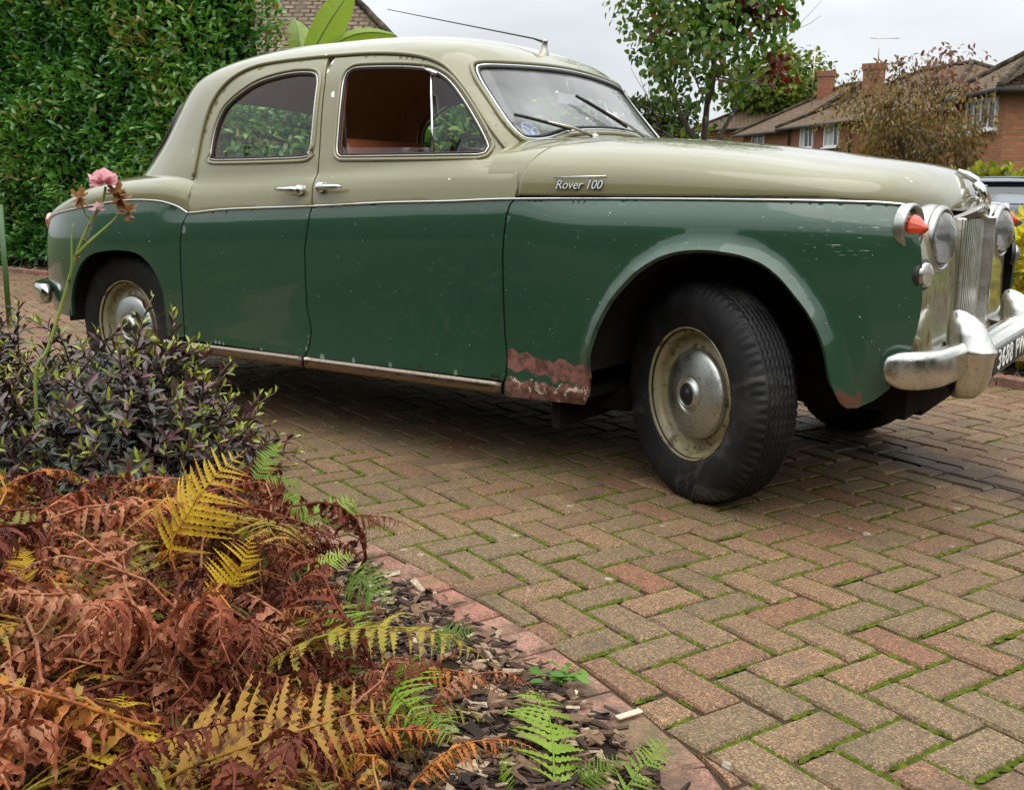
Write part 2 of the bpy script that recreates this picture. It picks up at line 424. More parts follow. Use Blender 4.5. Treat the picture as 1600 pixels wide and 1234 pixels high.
# ================================================================ ground, driveway, beds
GO = np.array([0.54151, -1.75408]); GU = np.array([0.38072, 0.92469]); GV = np.array([0.92469, -0.38072]); GS = 0.10209
BORDER = spline([(1.35, -3.6), (1.1, -2.85), (.90, -2.45), (.666, -2.174), (.498, -2.063), (.246, -1.928), (.029, -1.835), (-.258, -1.728), (-.637, -1.60), (-1.1, -1.49), (-1.6, -1.46), (-2.2, -1.58), (-2.9, -1.93), (-3.6, -2.5), (-4.3, -3.4)], .05)
FARB = spline([(6.5, 1.2), (3.5, 1.45), (1.6, 1.75), (.9, 1.93), (.45, 2.07), (.0, 2.22), (-1.0, 2.42), (-3, 2.68), (-6, 2.98), (-9.8, 3.22), (-15, 3.5)], .1)
def signed(P, line):
    """signed distance to a polyline (positive = left of its direction), with the nearest point and direction"""
    P = np.asarray(P, float); A = line[:-1]; B = line[1:]; d = B - A
    t = np.clip(((P[:, None] - A) * d).sum(-1) / (d * d).sum(-1), 0, 1); q = A + t[..., None] * d; e = ((q - P[:, None]) ** 2).sum(-1)
    i = e.argmin(1); k = np.arange(len(P)); dd = d[i] / np.linalg.norm(d[i], axis=1)[:, None]; w = P - q[k, i]
    return dd[:, 0] * w[:, 1] - dd[:, 1] * w[:, 0], q[k, i], dd
def paver_mat(name, per_object):
    m = NT(name); r = m.orand() if per_object else m.attr('tint')
    geo = m.n('ShaderNodeNewGeometry').outputs['Position']
    base = m.ramp(r, [(0, (0.278, 0.136, 0.070)), (.15, (0.206, 0.117, 0.058)), (.32, (0.278, 0.164, 0.082)), (.5, (0.211, 0.139, 0.070)), (.66, (0.251, 0.160, 0.082)), (.82, (0.310, 0.178, 0.091)), (.95, (0.256, 0.132, 0.068)), (1, (0.278, 0.117, 0.060))])
    # exposed aggregate: pale and dark grit in the worn face
    g1 = m.voro(290, vec=geo, out='Color'); gs = m.n('ShaderNodeSeparateColor'); m.put(gs.inputs[0], g1)
    grit = m.ramp(gs.outputs[0], [(0, .35), (.3, .65), (.55, .95), (.75, 1.2), (.9, 1.6), (1, 2.2)])
    c = m.mix(.95, base, grit, 'MULTIPLY')
    fine = m.noise(420, 2, .6, vec=geo); c = m.mix(m.rng(fine, .3, .7, .0, .5), c, tuple([.055, .045, .035]))
    worn = m.noise(9, 4, .6, vec=geo); c = m.mix(m.rng(worn, .35, .75, 0, .25), c, (.15, .125, .06))
    big = m.noise(.9, 3, .5, vec=geo); c = m.mix(m.rng(big, .35, .65, 0, .6), c, m.mix(1.0, c, (.75, .70, .62), 'MULTIPLY'))
    lich = m.math('MULTIPLY', m.rng(m.math('ADD', m.voro(6.5, vec=geo), m.math('MULTIPLY', m.noise(45, 3, vec=geo), .10)), .125, .095), .75); c = m.mix(lich, c, (.40, .37, .29))
    stain = m.noise(3.2, 4, .6, vec=geo, dist=.5); c = m.mix(m.rng(stain, .56, .70, 0, .5), c, (.075, .055, .035))
    # damp trail running away from under the car
    px, py, pz = m.sep(geo)
    dl = m.math('ABSOLUTE', m.math('ADD', m.math('ADD', m.math('MULTIPLY', px, .465), m.math('MULTIPLY', py, .885)), -.39))
    dl = m.math('ADD', dl, m.math('MULTIPLY', m.math('SUBTRACT', m.noise(7, 4, .6, vec=geo), .5), .30))
    wet = m.math('MULTIPLY', m.rng(dl, .20, .09), m.math('MULTIPLY', m.rng(px, -1.6, -.8), m.rng(px, 1.25, .55)))
    c = m.mix(m.math('MULTIPLY', wet, .78), c, (.032, .019, .012))
    h = m.math('ADD', m.math('MULTIPLY', gs.outputs[1], .6), m.math('MULTIPLY', fine, .6))
    m.set(color=c, rough=m.mix(wet, m.rng(worn, .3, .7, .55, .80), (.5, .5, .5)), spec=.4); m.bump(h, .8, .005); return m.m
M_PAVE_O = paver_mat('paver_concrete', True); M_PAVE_S = paver_mat('paver_concrete_field', False)
def edging_mat():
    m = NT('pink_edging_brick'); g = m.n('ShaderNodeNewGeometry').outputs['Position']; r = m.orand()
    c = m.ramp(r, [(0, (.29, .135, .095)), (.35, (.235, .125, .09)), (.7, (.28, .155, .11)), (1, (.21, .13, .09))])
    v = m.n('ShaderNodeSeparateColor'); m.put(v.inputs[0], m.voro(210, vec=g, out='Color'))
    c = m.mix(.7, c, m.ramp(v.outputs[0], [(0, .5), (.5, 1), (1, 1.5)]), 'MULTIPLY'); c = m.mix(m.rng(m.noise(11, 5, .65, vec=g), .45, .62, 0, .75), c, (.085, .062, .042)); c = m.mix(m.rng(m.noise(5, 4, vec=g), .55, .68, 0, .5), c, (.10, .105, .035))
    m.set(color=c, rough=.9, spec=.25); m.bump(m.math('ADD', v.outputs[1], m.noise(30, 4, vec=g)), .5, .005); return m.m
M_EDGE = edging_mat()
def joint_mat():
    m = NT('joint_sand_and_moss'); g = m.n('ShaderNodeNewGeometry').outputs['Position']
    c = m.mix(m.noise(60, 4, vec=g), (.030, .022, .014), (.075, .055, .035)); c = m.mix(m.rng(m.noise(1.6, 3, vec=g), .46, .6), c, (.055, .075, .012)); m.set(color=c, rough=1.0, spec=.1); m.bump(m.noise(180, 3, vec=g), .8, .004); return m.m
M_JOINT = joint_mat()
def moss_mat():
    m = NT('moss'); g = m.n('ShaderNodeNewGeometry').outputs['Position']; f = m.noise(55, 4, .7, vec=g)
    m.set(color=m.ramp(f, [(.25, (.035, .045, .006)), (.5, (.075, .10, .010)), (.75, (.155, .19, .018))]), rough=1.0, spec=.1); m.bump(m.noise(420, 3, vec=g), 1.0, .004); return m.m
M_MOSS = moss_mat()
def soil_mat():
    m = NT('dark_mulch_soil'); g = m.n('ShaderNodeNewGeometry').outputs['Position']
    m.set(color=m.mix(m.noise(40, 5, .65, vec=g), (.012, .009, .007), (.06, .038, .024)), rough=.95, spec=.15); m.bump(m.noise(70, 5, .7, vec=g), 1.0, .02); return m.m
M_SOIL = soil_mat()
def chip_mat():
    m = NT('bark_chip'); g = m.n('ShaderNodeNewGeometry').outputs['Position']; r = m.attr('tint')
    c = m.ramp(r, [(0, (.022, .016, .014)), (.35, (.05, .034, .026)), (.6, (.13, .075, .045)), (.82, (.26, .165, .10)), (.95, (.42, .31, .20)), (1, (.50, .40, .28))])
    c = m.mix(m.rng(m.noise(130, 3, vec=g), .3, .8, 0, .7), c, (.035, .022, .016)); m.set(color=c, rough=.85, spec=.2); m.bump(m.noise(200, 3, vec=g), .5, .003); return m.m
M_CHIP = chip_mat()
def grass_mat():
    m = NT('rough_grass'); g = m.n('ShaderNodeNewGeometry').outputs['Position']
    m.set(color=m.mix(m.noise(1.3, 6, .7, vec=g), (.045, .065, .018), (.085, .105, .03)), rough=1.0, spec=.1); m.bump(m.noise(9, 6, .7, vec=g), 1.0, .08); return m.m
M_GRASS = grass_mat()
M_ROAD = simple('asphalt', (.05, .05, .052), .9, var=.3, scale=60, bump=.4, bscale=120)
# one ground sheet to the horizon, dug slightly below the driveway and the beds
gsh = obj('ground', [(-700, -700, -.10), (700, -700, -.10), (700, 700, -.10), (-700, 700, -.10)], [(0, 1, 2, 3)], M_GRASS, None, False); tag(gsh, 'rough grass ground reaching to the horizon', 'ground', kind='structure')
road = obj('road', [(-60, 21.5, -.092), (60, 21.5, -.092), (60, 29.2, -.092), (-60, 29.2, -.092)], [(0, 1, 2, 3)], M_ROAD, None, False); tag(road, 'grey asphalt street in front of the brick houses', 'road', kind='structure')
drive = obj('driveway', [(-15, -9, -.011), (9, -9, -.011), (9, 3.6, -.011), (-15, 3.6, -.011)], [(0, 1, 2, 3)], M_JOINT, None, False); tag(drive, 'herringbone block paved driveway under the old saloon', 'driveway', kind='structure')
# ---- the blocks
def clip_poly(poly, p, nrm):
    out = []
    for a, b in zip(poly, poly[1:] + poly[:1]):
        da = (a - p) @ nrm; db = (b - p) @ nrm
        if da >= 0: out.append(a)
        if (da >= 0) != (db >= 0): out.append(a + (b - a) * da / (da - db))
    return out
blocks = []
for v0 in range(-125, 62):
    for u0 in range(-70, 56):
        k = (u0 - v0) % 4
        if k == 0: du, dv = 2, 1
        elif k == 3: du, dv = 1, 2
        else: continue
        c = GO + GS * ((u0 + du / 2) * GU + (v0 + dv / 2) * GV)
        if c[0] < -12.5 or c[0] > 3.6 or c[1] < -3.9 or c[1] > 3.6: continue
        if c[0] < -4.3 and c[1] < -1.6 - .0 * c[0]: continue
        blocks.append((u0, v0, du, dv, c))
cen = np.array([b[4] for b in blocks]); sn, qn, dn = signed(cen, BORDER); sf, qf, df = signed(cen, FARB)
CP = np.array(CAM_POS)
keep = []
gap = .0052
for i, (u0, v0, du, dv, c) in enumerate(blocks):
    if sn[i] > .11 or sf[i] > .0: pass
    # left of BORDER's direction (towards -x) is the bed side when negative: keep the drive side
    if sn[i] > 0.12: continue
    if sf[i] < -.12: continue
    g = gap / GS * random.uniform(.6, 1.7)
    cs = [GO + GS * ((u0 + a) * GU + (v0 + b) * GV) for a, b in ((g, g), (du - g, g), (du - g, dv - g), (g, dv - g))]
    if sn[i] > -.13:
        nr = np.array([dn[i][1], -dn[i][0]]); cs = clip_poly(cs, qn[i] + nr * .004, nr)
    if sf[i] < .13 and len(cs) > 2:
        nr = np.array([-df[i][1], df[i][0]]); cs = clip_poly(cs, qf[i] + nr * .004, nr)
    if len(cs) < 3: continue
    A = np.array(cs); ar = abs(sum(A[j - 1][0] * A[j][1] - A[j][0] * A[j - 1][1] for j in range(len(A)))) / 2
    if ar < .0012: continue
    if ((A - A.mean(0))[0, 0] * (A - A.mean(0))[1, 1] - (A - A.mean(0))[0, 1] * (A - A.mean(0))[1, 0]) < 0: A = A[::-1]
    dz = np.linalg.norm(A.mean(0) - CP[:2]); keep.append((A, ar, u0, v0, du, dv))
CF2 = np.array(CAM_FWD)
def in_view(P):
    d = np.asarray(P, float) - CP; zc = d @ np.array(CAM_FWD)
    px = 800 + cam_d.lens / 36 * 1600 * (d @ np.array(CAM_RIGHT)) / zc; py = 617 - cam_d.lens / 36 * 1600 * (d @ np.array(CAM_UP)) / zc
    return zc > .2 and -40 < px < 1640 and -40 < py < 1275
def block_mesh(A, dz, tilt):
    """bevelled block: worn arris, top, sides"""
    c = A.mean(0); n = len(A); ins = .0062
    B = c + (A - c) * (1 - ins / np.linalg.norm(A - c, axis=1).mean() * 1.6)
    z = lambda P, h: np.column_stack([P, np.full(n, h) + dz + (P - c) @ tilt])
    V = np.vstack([z(B, 0), z(A, -.0062), z(A, -.05)])
    F = [tuple(range(n))] + [(n + i, n + (i + 1) % n, (i + 1) % n, i) for i in range(n)] + [(2 * n + i, 2 * n + (i + 1) % n, n + (i + 1) % n, n + i) for i in range(n)]
    return V, F
scored = []
for K in keep:
    c = K[0].mean(0); d = np.linalg.norm(c - CP[:2])
    scored.append((0 if in_view((c[0], c[1], 0)) else 1, d))
order = sorted(range(len(keep)), key=lambda i: scored[i])
restV = []; restF = []; restT = []; nv = 0
for rank, i in enumerate(order):
    A = keep[i][0]; c = A.mean(0)
    dip = .010 * math.exp(-((c[0] + .1) ** 2 + (c[1] + .75) ** 2) / .25)
    V, F = block_mesh(A, RNG.normal(0, .0011) - .0012, RNG.normal(0, .008, 2))
    if rank < 300:
        V0 = np.array([c[0], c[1], 0]); o = obj('paving_block', V - V0, F, M_PAVE_O, drive, False); o.location = V0
    else:
        restV.append(V); restF += [tuple(x + nv for x in f) for f in F]; restT += [random.random()] * len(F); nv += len(V)
o = obj('paving_blocks', np.concatenate(restV), restF, M_PAVE_S, drive, False, attrs={'tint': ('FACE', restT)}); tag(o, kind='stuff')
# ---- moss standing in some of the joints (near blocks only)
mv = []; mf = []; nv = 0
for i in order[:900]:
    A = keep[i][0]; u0, v0 = keep[i][2:4]
    if len(A) != 4: continue
    for e in range(2):
        a, b = A[e], A[(e + 1) % 4]; mid = (a + b) / 2
        f = mnoise.noise(Vector((mid[0] * 1.5 + 3, mid[1] * 1.5, 0))) + .75 * mnoise.noise(Vector((mid[0] * 6, mid[1] * 6, 5))) + (.36 if -1.2 < mid[0] < 1.2 and mid[1] < -.3 else -.25)
        if f < .02: continue
        L = np.linalg.norm(b - a); d = (b - a) / L; nr = np.array([d[1], -d[0]]); k = int(L / .010)
        t0 = random.uniform(0, .3); t1 = random.uniform(.6, 1.02) if f < .4 else 1.02
        for j in range(k):
            t = j / k
            if t < t0 or t > t1: continue
            w = random.uniform(.004, .0085) * (1 + .6 * min(f, .8)); p = a + d * L * t + nr * .0052 + RNG.normal(0, .0016, 2); hz = random.uniform(-.003, .0022); ln = random.uniform(.007, .012)
            q = [(p - d * ln, -.008), (p - nr * w, -.005), (p + d * ln, -.008), (p + nr * w, -.005), (p, hz)]
            mv += [(x[0], x[1], z) for x, z in q]; mf += [(nv, nv + 3, nv + 4), (nv + 3, nv + 2, nv + 4), (nv + 2, nv + 1, nv + 4), (nv + 1, nv, nv + 4)]; nv += 5
o = obj('joint_moss', mv, mf, M_MOSS, None, True); tag(o, 'bright green moss growing in the driveway joints', 'moss', kind='stuff')
# ---- dark slot running across the drive from under the front wheels
dr = MB(); p0 = np.array([-.9, .870, 0]); p1 = np.array([1.9, -.60, 0]); dd_ = (p1 - p0) / np.linalg.norm(p1 - p0); ns_ = np.array([-dd_[1], dd_[0], 0])
for k in range(30):
    a_ = p0 + (p1 - p0) * k / 30; b_ = p0 + (p1 - p0) * (k + 1) / 30; w_ = .007
    dr.add([a_ - ns_ * w_ + [0, 0, .0012], b_ - ns_ * w_ + [0, 0, .0012], b_ + ns_ * w_ + [0, 0, .0012], a_ + ns_ * w_ + [0, 0, .0012], a_ - ns_ * .004 + [0, 0, .002], b_ - ns_ * .004 + [0, 0, .002], b_ + ns_ * .004 + [0, 0, .002], a_ + ns_ * .004 + [0, 0, .002]], [(0, 1, 5, 4), (4, 5, 6, 7), (7, 6, 2, 3)], False)
tag(dr.build('expansion_joint', simple('black_joint_filler', (.012, .011, .010), .8), None), 'straight black joint running out from under the car across the blocks', 'joint', kind='structure')
# ---- brick edging of the near bed, half buried in mulch
def edging(line, width, pitch, name, lab, z0, rng, inward=1):
    root = empty(name, (0, 0, 0)); tag(root, lab, 'edging', kind='structure')
    L = np.concatenate([[0], np.cumsum(np.linalg.norm(np.diff(line, axis=0), axis=1))]); s = rng[0]
    while s < min(rng[1], L[-1] - pitch):
        P = lambda t: np.array([np.interp(t, L, line[:, 0]), np.interp(t, L, line[:, 1])])
        a, b = P(s + .0045 + random.uniform(0, .002)), P(s + pitch - .0045); d = (b - a) / np.linalg.norm(b - a); nr = np.array([-d[1], d[0]]) * inward
        A = np.array([a + nr * .003, b + nr * .003, b + nr * width, a + nr * width])
        if inward < 0: A = A[::-1]
        V, F = block_mesh(A, z0 + RNG.normal(0, .0025), RNG.normal(0, .022, 2)); c = A.mean(0); V0 = np.array([c[0], c[1], 0])
        o = obj('edging_brick', V - V0, F, M_EDGE, root, False); o.location = V0; s += pitch
    return root
edging(BORDER, .155, .103, 'bed_edging', 'row of worn pink edging bricks along the fern bed', .001, (.3, 5.6), 1)
edging(FARB, .10, .215, 'kerb_edging', 'low pinkish brick kerb along the far side of the driveway', .045, (3.0, 19), -1)
# ---- beds
def bed(name, lab, outer, hfun, sp):
    V2, T = cdt(outer, [], sp, sp); P = np.column_stack([V2, [hfun(a, b) for a, b in V2]])
    n = np.cross(P[T[:, 1]] - P[T[:, 0]], P[T[:, 2]] - P[T[:, 0]])[:, 2]
    if n.sum() < 0: T = T[:, ::-1]
    return tag(obj(name, P, T, M_SOIL, None, True), lab, 'flower bed', kind='structure')
bl = []
L, q, d = signed(BORDER, BORDER)
nb = np.array([[-(BORDER[min(i + 1, len(BORDER) - 1)] - BORDER[max(i - 1, 0)])[1], (BORDER[min(i + 1, len(BORDER) - 1)] - BORDER[max(i - 1, 0)])[0]] for i in range(len(BORDER))]); nb /= np.linalg.norm(nb, axis=1)[:, None]
EDGE_IN = BORDER + nb * .105
def bed_h(x, y):
    s = signed([(x, y)], BORDER)[0][0]
    return -.006 + .07 * (1 - math.exp(-max(s - .10, 0) / .28)) + .012 * mnoise.noise(Vector((x * 6, y * 6, 0)))
bed('flower_bed', 'dark mulched bed with ferns beside the driveway', [tuple(p) for p in EDGE_IN] + [(-4.6, -5.5), (1.6, -5.5)], bed_h, .07)
bed('hedge_bed', 'mulched bed behind the car below the tall hedge', [tuple(p) for p in (FARB + np.array([0, .09]))[::-1]] + [(6.5, 9.0), (-15, 12)], lambda x, y: .02 + .03 * mnoise.noise(Vector((x * 2, y * 2, 0))), .45)
# ---- bark chips: uncountable
def chips(name, lab, spots, seed, size=(.010, .055)):
    rg = np.random.default_rng(seed); n = len(spots); base = np.array([[x, y, z] for z in (-.5, .5) for y in (-.5, .5) for x in (-.5, .5)], float)
    fc = np.array([(0, 2, 3, 1), (4, 5, 7, 6), (0, 1, 5, 4), (2, 6, 7, 3), (0, 4, 6, 2), (1, 3, 7, 5)])
    ln = size[0] + (size[1] - size[0]) * rg.beta(1.4, 2.6, n); wd = np.clip(ln * rg.uniform(.14, .5, n), .004, .017); th = rg.uniform(.0018, .0045, n)
    V = base[None] * np.stack([ln, wd, th], 1)[:, None]; V = V + rg.normal(0, 1, V.shape) * (wd * .12)[:, None, None]
    V[:, :, 1] *= (1 - .55 * np.abs(rg.uniform(-1, 1, n)))[:, None] ** (V[:, :, 0] > 0)
    az = rg.normal(.35, .75, n); tx = rg.normal(0, .28, n); ty = rg.normal(0, .22, n)
    ca, sa = np.cos(az), np.sin(az); Z = V[:, :, 2] + V[:, :, 0] * ty[:, None] + V[:, :, 1] * tx[:, None]
    X = V[:, :, 0] * ca[:, None] - V[:, :, 1] * sa[:, None]; Y = V[:, :, 0] * sa[:, None] + V[:, :, 1] * ca[:, None]
    P = np.stack([X, Y, Z], -1) + spots[:, None]
    F = (fc[None] + (np.arange(n) * 8)[:, None, None]).reshape(-1, 4); t = np.repeat(rg.beta(1.35, 1.1, n), 6)
    return tag(obj(name, P.reshape(-1, 3), F, M_CHIP, None, False, attrs={'tint': ('FACE', t)}), lab, 'mulch', kind='stuff')
sp = []
rg = np.random.default_rng(5)
cand = np.column_stack([rg.uniform(-1.8, 1.1, 42000), rg.uniform(-3.1, -1.4, 42000)]); sd = signed(cand, BORDER)[0]
dist_in = sd
edge_fall = np.clip((sd - .055) / .09, 0, 1)
ok = (sd > .055) & (rg.uniform(0, 1, len(cand)) < edge_fall) & (sd < 1.3)
cand = cand[ok][:14000]; zz = np.array([bed_h(a, b) for a, b in cand]); zz = np.maximum(zz, np.where(signed(cand, BORDER)[0] < .17, .004, -1))
chips('bark_mulch', 'brown bark chips covering the fern bed beside the bricks', np.column_stack([cand, zz + rg.uniform(.001, .012, len(cand))]), 3)
cand = np.column_stack([rg.uniform(-11, 3, 9000), rg.uniform(1.8, 4.2, 9000)]); sd = signed(cand, FARB)[0]; cand = cand[(sd < -.10)][:5000]
chips('hedge_bed_mulch', 'brown bark chips under the hedge behind the car', np.column_stack([cand, .03 + rg.uniform(0, .012, len(cand))]), 4, (.02, .09))
# two pale chips that lie out on the edging bricks
for k, (x, y, az) in enumerate([(.455, -2.085, 1.15), (.33, -2.075, 1.3)]):
    mb = MB(); mb.rbox((0, 0, .003), ((.055, .026)[k], .014, .005), .0015); o = mb.build('wood_chip', simple('pale_wood', (.55, .45, .31), .8, var=.25, scale=60), None); o.location = (x, y, .006); o.rotation_euler = (0, 0, az)
    tag(o, ('long pale wood chip lying across the pink edging bricks', 'short whitish wood chip at the edge of the mulch')[k], 'wood chip')
# ================================================================ the old saloon
# ---------------------------------------------------------------- car surface functions
def pchip(tab):
    a=np.array(tab,float);X=a[:,0];Yv=a[:,1:]
    h=np.diff(X)[:,None];d=np.diff(Yv,axis=0)/h
    m=np.zeros_like(Yv);m[0]=d[0];m[-1]=d[-1]
    for i in range(1,len(X)-1):
        w1=2*h[i]+h[i-1];w2=h[i]+2*h[i-1]
        ok=d[i-1]*d[i]>0
        den=np.where(ok,w1/np.where(ok,d[i-1],1)+w2/np.where(ok,d[i],1),1)
        m[i]=np.where(ok,(w1+w2)/den,0)
    def f(x):
        x=np.asarray(x,float);xx=np.clip(x,X[0],X[-1])
        i=np.clip(np.searchsorted(X,xx)-1,0,len(X)-2)
        hh=(X[i+1]-X[i]);t=((xx-X[i])/hh)[...,None];hh=hh[...,None]
        r=(2*t**3-3*t**2+1)*Yv[i]+(t**3-2*t**2+t)*hh*m[i]+(-2*t**3+3*t**2)*Yv[i+1]+(t**3-t**2)*hh*m[i+1]
        return r[...,0] if r.shape[-1]==1 else r
    return f
def smst(a,b,x):
    t=np.clip((np.asarray(x,float)-a)/(b-a),0,1);return t*t*(3-2*t)
zbelt=pchip([(-3.9,.79),(-2.9,.825),(-2.3,.850),(-1.57,.884),(-.95,.911),(-.68,.921),(-.2,.927),(.2,.926),(.4,.923),(.7,.908)])
PVD=pchip([(-.75,.765),(-.66,.783),(-.62,.7905),(-.57,.789),(-.51,.787),(-.42,.788),(-.25,.796),(-.10,.802),(-.04,.798),(0,.787),(.035,.782),(.075,.772),(.105,.757),(.135,.735),(.17,.722),(.3,.68)])
PVF=pchip([(-.75,.745),(-.66,.765),(-.61,.796),(-.55,.795),(-.45,.799),(-.25,.806),(-.12,.808),(-.075,.804),(-.045,.793),(0,.758),(.035,.735),(.3,.6)])
PVR=pchip([(-.75,.775),(-.6,.79),(-.45,.806),(-.25,.818),(-.10,.820),(-.02,.812),(.05,.80),(.1,.782),(.15,.75),(.3,.6)])
GT=[(.96,-.62,-3.16,.745),(1.03,-.65,-3.045,.733),(1.10,-.685,-2.97,.713),(1.15,-.715,-2.925,.699),(1.22,-.775,-2.875,.680),(1.30,-.845,-2.825,.655),(1.36,-.895,-2.785,.632),(1.405,-.935,-2.745,.610),(1.445,-.98,-2.655,.582),(1.48,-1.04,-2.56,.540),(1.51,-1.13,-2.45,.480),(1.535,-1.26,-2.33,.385),(1.553,-1.47,-2.15,.25),(1.561,-1.63,-2.0,.13),(1.564,-1.79,-1.81,.006)]
_g=pchip(GT)
X0=-1.8
def gexp(h): return 11.-8.0*smst(1.42,1.55,h), 3.2-.6*smst(1.44,1.56,h)
KSH=.27
def _shear(x,y,xf):
    q=np.clip((x-X0)/(xf-X0),0,None);return x-KSH*y*y*q*q
def Gw(x,z):
    """half width of the greenhouse at (x,z)"""
    x=np.asarray(x,float);xf,xr,w=np.moveaxis(_g(z),-1,0);nf,nr=gexp(z)
    def hw(u):
        a=np.where(u>X0,xf-X0,X0-xr);n=np.where(u>X0,nf,nr)
        r=np.clip(np.abs(u-X0)/a,0,.99999)
        return w*(1-r**n)**(1/n)
    u=x
    for _ in range(25):
        y=hw(u);q=np.clip((u-X0)/(xf-X0),0,1);u=.5*u+.5*np.where(x>X0,x+KSH*y*y*q*q,x)
    return hw(u)
def Gx(y,z):
    """front surface x of the greenhouse at (y,z)"""
    xf,xr,w=np.moveaxis(_g(z),-1,0);nf,nr=gexp(z)
    r=np.clip(np.abs(y)/w,0,.99999)
    return _shear(X0+(xf-X0)*(1-r**nf)**(1/nf),y,xf)
def Gxr(y,z):
    xf,xr,w=np.moveaxis(_g(z),-1,0);nf,nr=gexp(z)
    r=np.clip(np.abs(y)/w,0,.99999)
    return X0-(X0-xr)*(1-r**nr)**(1/nr)
_ta=np.array(GT);_arc=np.concatenate([[0],np.cumsum(np.hypot(np.diff(_ta[:,0]),np.diff(_ta[:,3])))])
_t2h=pchip(np.stack([_arc,_ta[:,0]],1))
TMAX=_arc[-1]
def h2t(h): return np.interp(h,_ta[:,0],_arc)
def Gs(al,t):
    """greenhouse point: al = polar angle (0 = front), t = arc length up the side"""
    h=np.interp(t,_arc,_ta[:,0]);h=_t2h(t)
    xf,xr,w=np.moveaxis(_g(h),-1,0);nf,nr=gexp(h)
    c=np.cos(al);s=np.sin(al)
    a=np.where(c>0,xf-X0,X0-xr);n=np.where(c>0,nf,nr)
    r=(np.abs(c/a)**n+np.abs(s/w)**n)**(-1/n)
    return np.stack([np.where(c>0,_shear(X0+r*c,r*s,xf),X0+r*c),r*s,h],-1)
ARCHF=[(-.378,.30),(-.380,.358),(-.372,.449),(-.338,.541),(-.288,.625),(-.209,.708),(-.125,.759),(-.035,.781),(.066,.781),(.158,.764),(.227,.728),(.29,.666),(.338,.605),(.374,.53),(.399,.427),(.421,.373),(.441,.362)]
def polydist(P,poly):
    P=np.asarray(P,float);poly=np.asarray(poly,float)
    A=poly[:-1];B=poly[1:];d=B-A
    t=np.clip(((P[...,None,:]-A)*d).sum(-1)/(d*d).sum(-1),0,1)
    return np.sqrt((((A+t[...,None]*d)-P[...,None,:])**2).sum(-1)).min(-1)
def xend(z): return np.interp(z,[.3,.5,.65,.76,.85,.95,1.03],[-3.81,-3.825,-3.815,-3.79,-3.75,-3.68,-3.60])
def W(x,z,flare=True):
    x=np.asarray(x,float);z=np.asarray(z,float)
    v=z-zbelt(x)
    kf=smst(-.72,-.35,x);kr=smst(-2.28,-2.55,x)
    y=(1-kf-kr)*PVD(v)+kf*PVF(v)+kr*PVR(v)
    g=Gw(x,np.clip(z,.97,1.56))
    b=smst(.09,.15,v)*(x>-3.2)*(x<-.6)
    y=y*(1-b)+g*b
    xe=xend(z);t=np.clip((-2.72-x)/(-2.72-xe),0,.9999)
    y=y*(1-t**2.6)**(1/2.6)
    t=np.clip((x-.22)/.40,0,1.2);y=y-.085*t**2.4
    if flare:
        d=polydist(np.stack([x,z],-1),ARCHF)
        k=np.clip(1-d/.046,0,1);y=y+.030*(k*k*(1.6-.6*k))*smst(.33,.44,z)
    return y
# bonnet cap
zbon_c=pchip([(-1.0,1.158),(-.6,1.143),(-.4,1.136),(-.2,1.124),(0,1.105),(.15,1.087),(.3,1.065),(.42,1.048),(.48,1.032),(.52,1.012),(.55,.982),(.574,.930),(.580,.895)])
def bonnet(x,th):
    x=np.asarray(x,float);th=np.asarray(th,float)
    zb=np.interp(x,[-.9,-.68,.3,.45,.61],[.93,.932,.936,.925,.892])
    yb=np.interp(x,[-1,-.7,-.35],[.786,.786,.762])
    t=np.clip((x-.10)/.482,0,.9999);yb=yb*(1-t**4.2)**(1/2.4)
    n=3.0-.5*smst(-.3,.5,x)
    zc=np.maximum(zbon_c(x),zb+.002)
    c=np.clip(np.cos(th),0,1);s=np.sin(th)
    r=(np.abs(c)**n+np.abs(s)**n)**(-1/n)
    return np.stack([x,yb*r*c,zb+(zc-zb)*r*s],-1)
# boot cap
zboot_c=pchip([(-3.84,.70),(-3.8,.76),(-3.75,.785),(-3.65,.812),(-3.5,.857),(-3.35,.902),(-3.2,.948),(-3.0,1.008),(-2.2,1.06)])
STRIP_R=[(-2.295,.849),(-2.353,.874),(-2.439,.893),(-2.53,.899),(-2.631,.899),(-2.717,.894),(-2.844,.882),(-3.05,.858),(-3.3,.828),(-3.45,.80),(-3.6,.768),(-3.7,.735),(-3.75,.71),(-3.79,.68)]
STRIP=[(-2.295,.849),(-2.219,.855),(-2.041,.869),(-1.593,.886),(-1.238,.903),(-.951,.911),(-.689,.921),(-.223,.926),(.179,.926),(.393,.924),(.492,.921),(.561,.913)]
_sr=pchip(sorted(STRIP_R))
def boot(x,th):
    x=np.asarray(x,float);th=np.asarray(th,float)
    zb=_sr(x);yb=W(x,zb,False)
    zc=np.maximum(zboot_c(x),zb+.003);n=3.2
    c=np.clip(np.cos(th),0,1);s=np.sin(th)
    r=(np.abs(c)**n+np.abs(s)**n)**(-1/n)
    return np.stack([x,yb*r*c,zb+(zc-zb)*r*s],-1)
CAR = empty('saloon_car', (0, 0, 0)); tag(CAR, 'vintage two-tone saloon, sage cream over dark green, parked on the block paving', 'car')
GUT = [(-2.321, .992), (-2.32, 1.065), (-2.323, 1.142), (-2.315, 1.223), (-2.292, 1.299), (-2.242, 1.363), (-2.169, 1.408), (-2.069, 1.436), (-1.938, 1.446), (-1.825, 1.449), (-1.692, 1.450), (-1.62, 1.449), (-1.475, 1.446), (-1.32, 1.434), (-1.208, 1.416), (-1.13, 1.392), (-1.071, 1.359), (-.992, 1.287), (-.916, 1.203), (-.849, 1.127), (-.788, 1.056), (-.760, 1.034)]
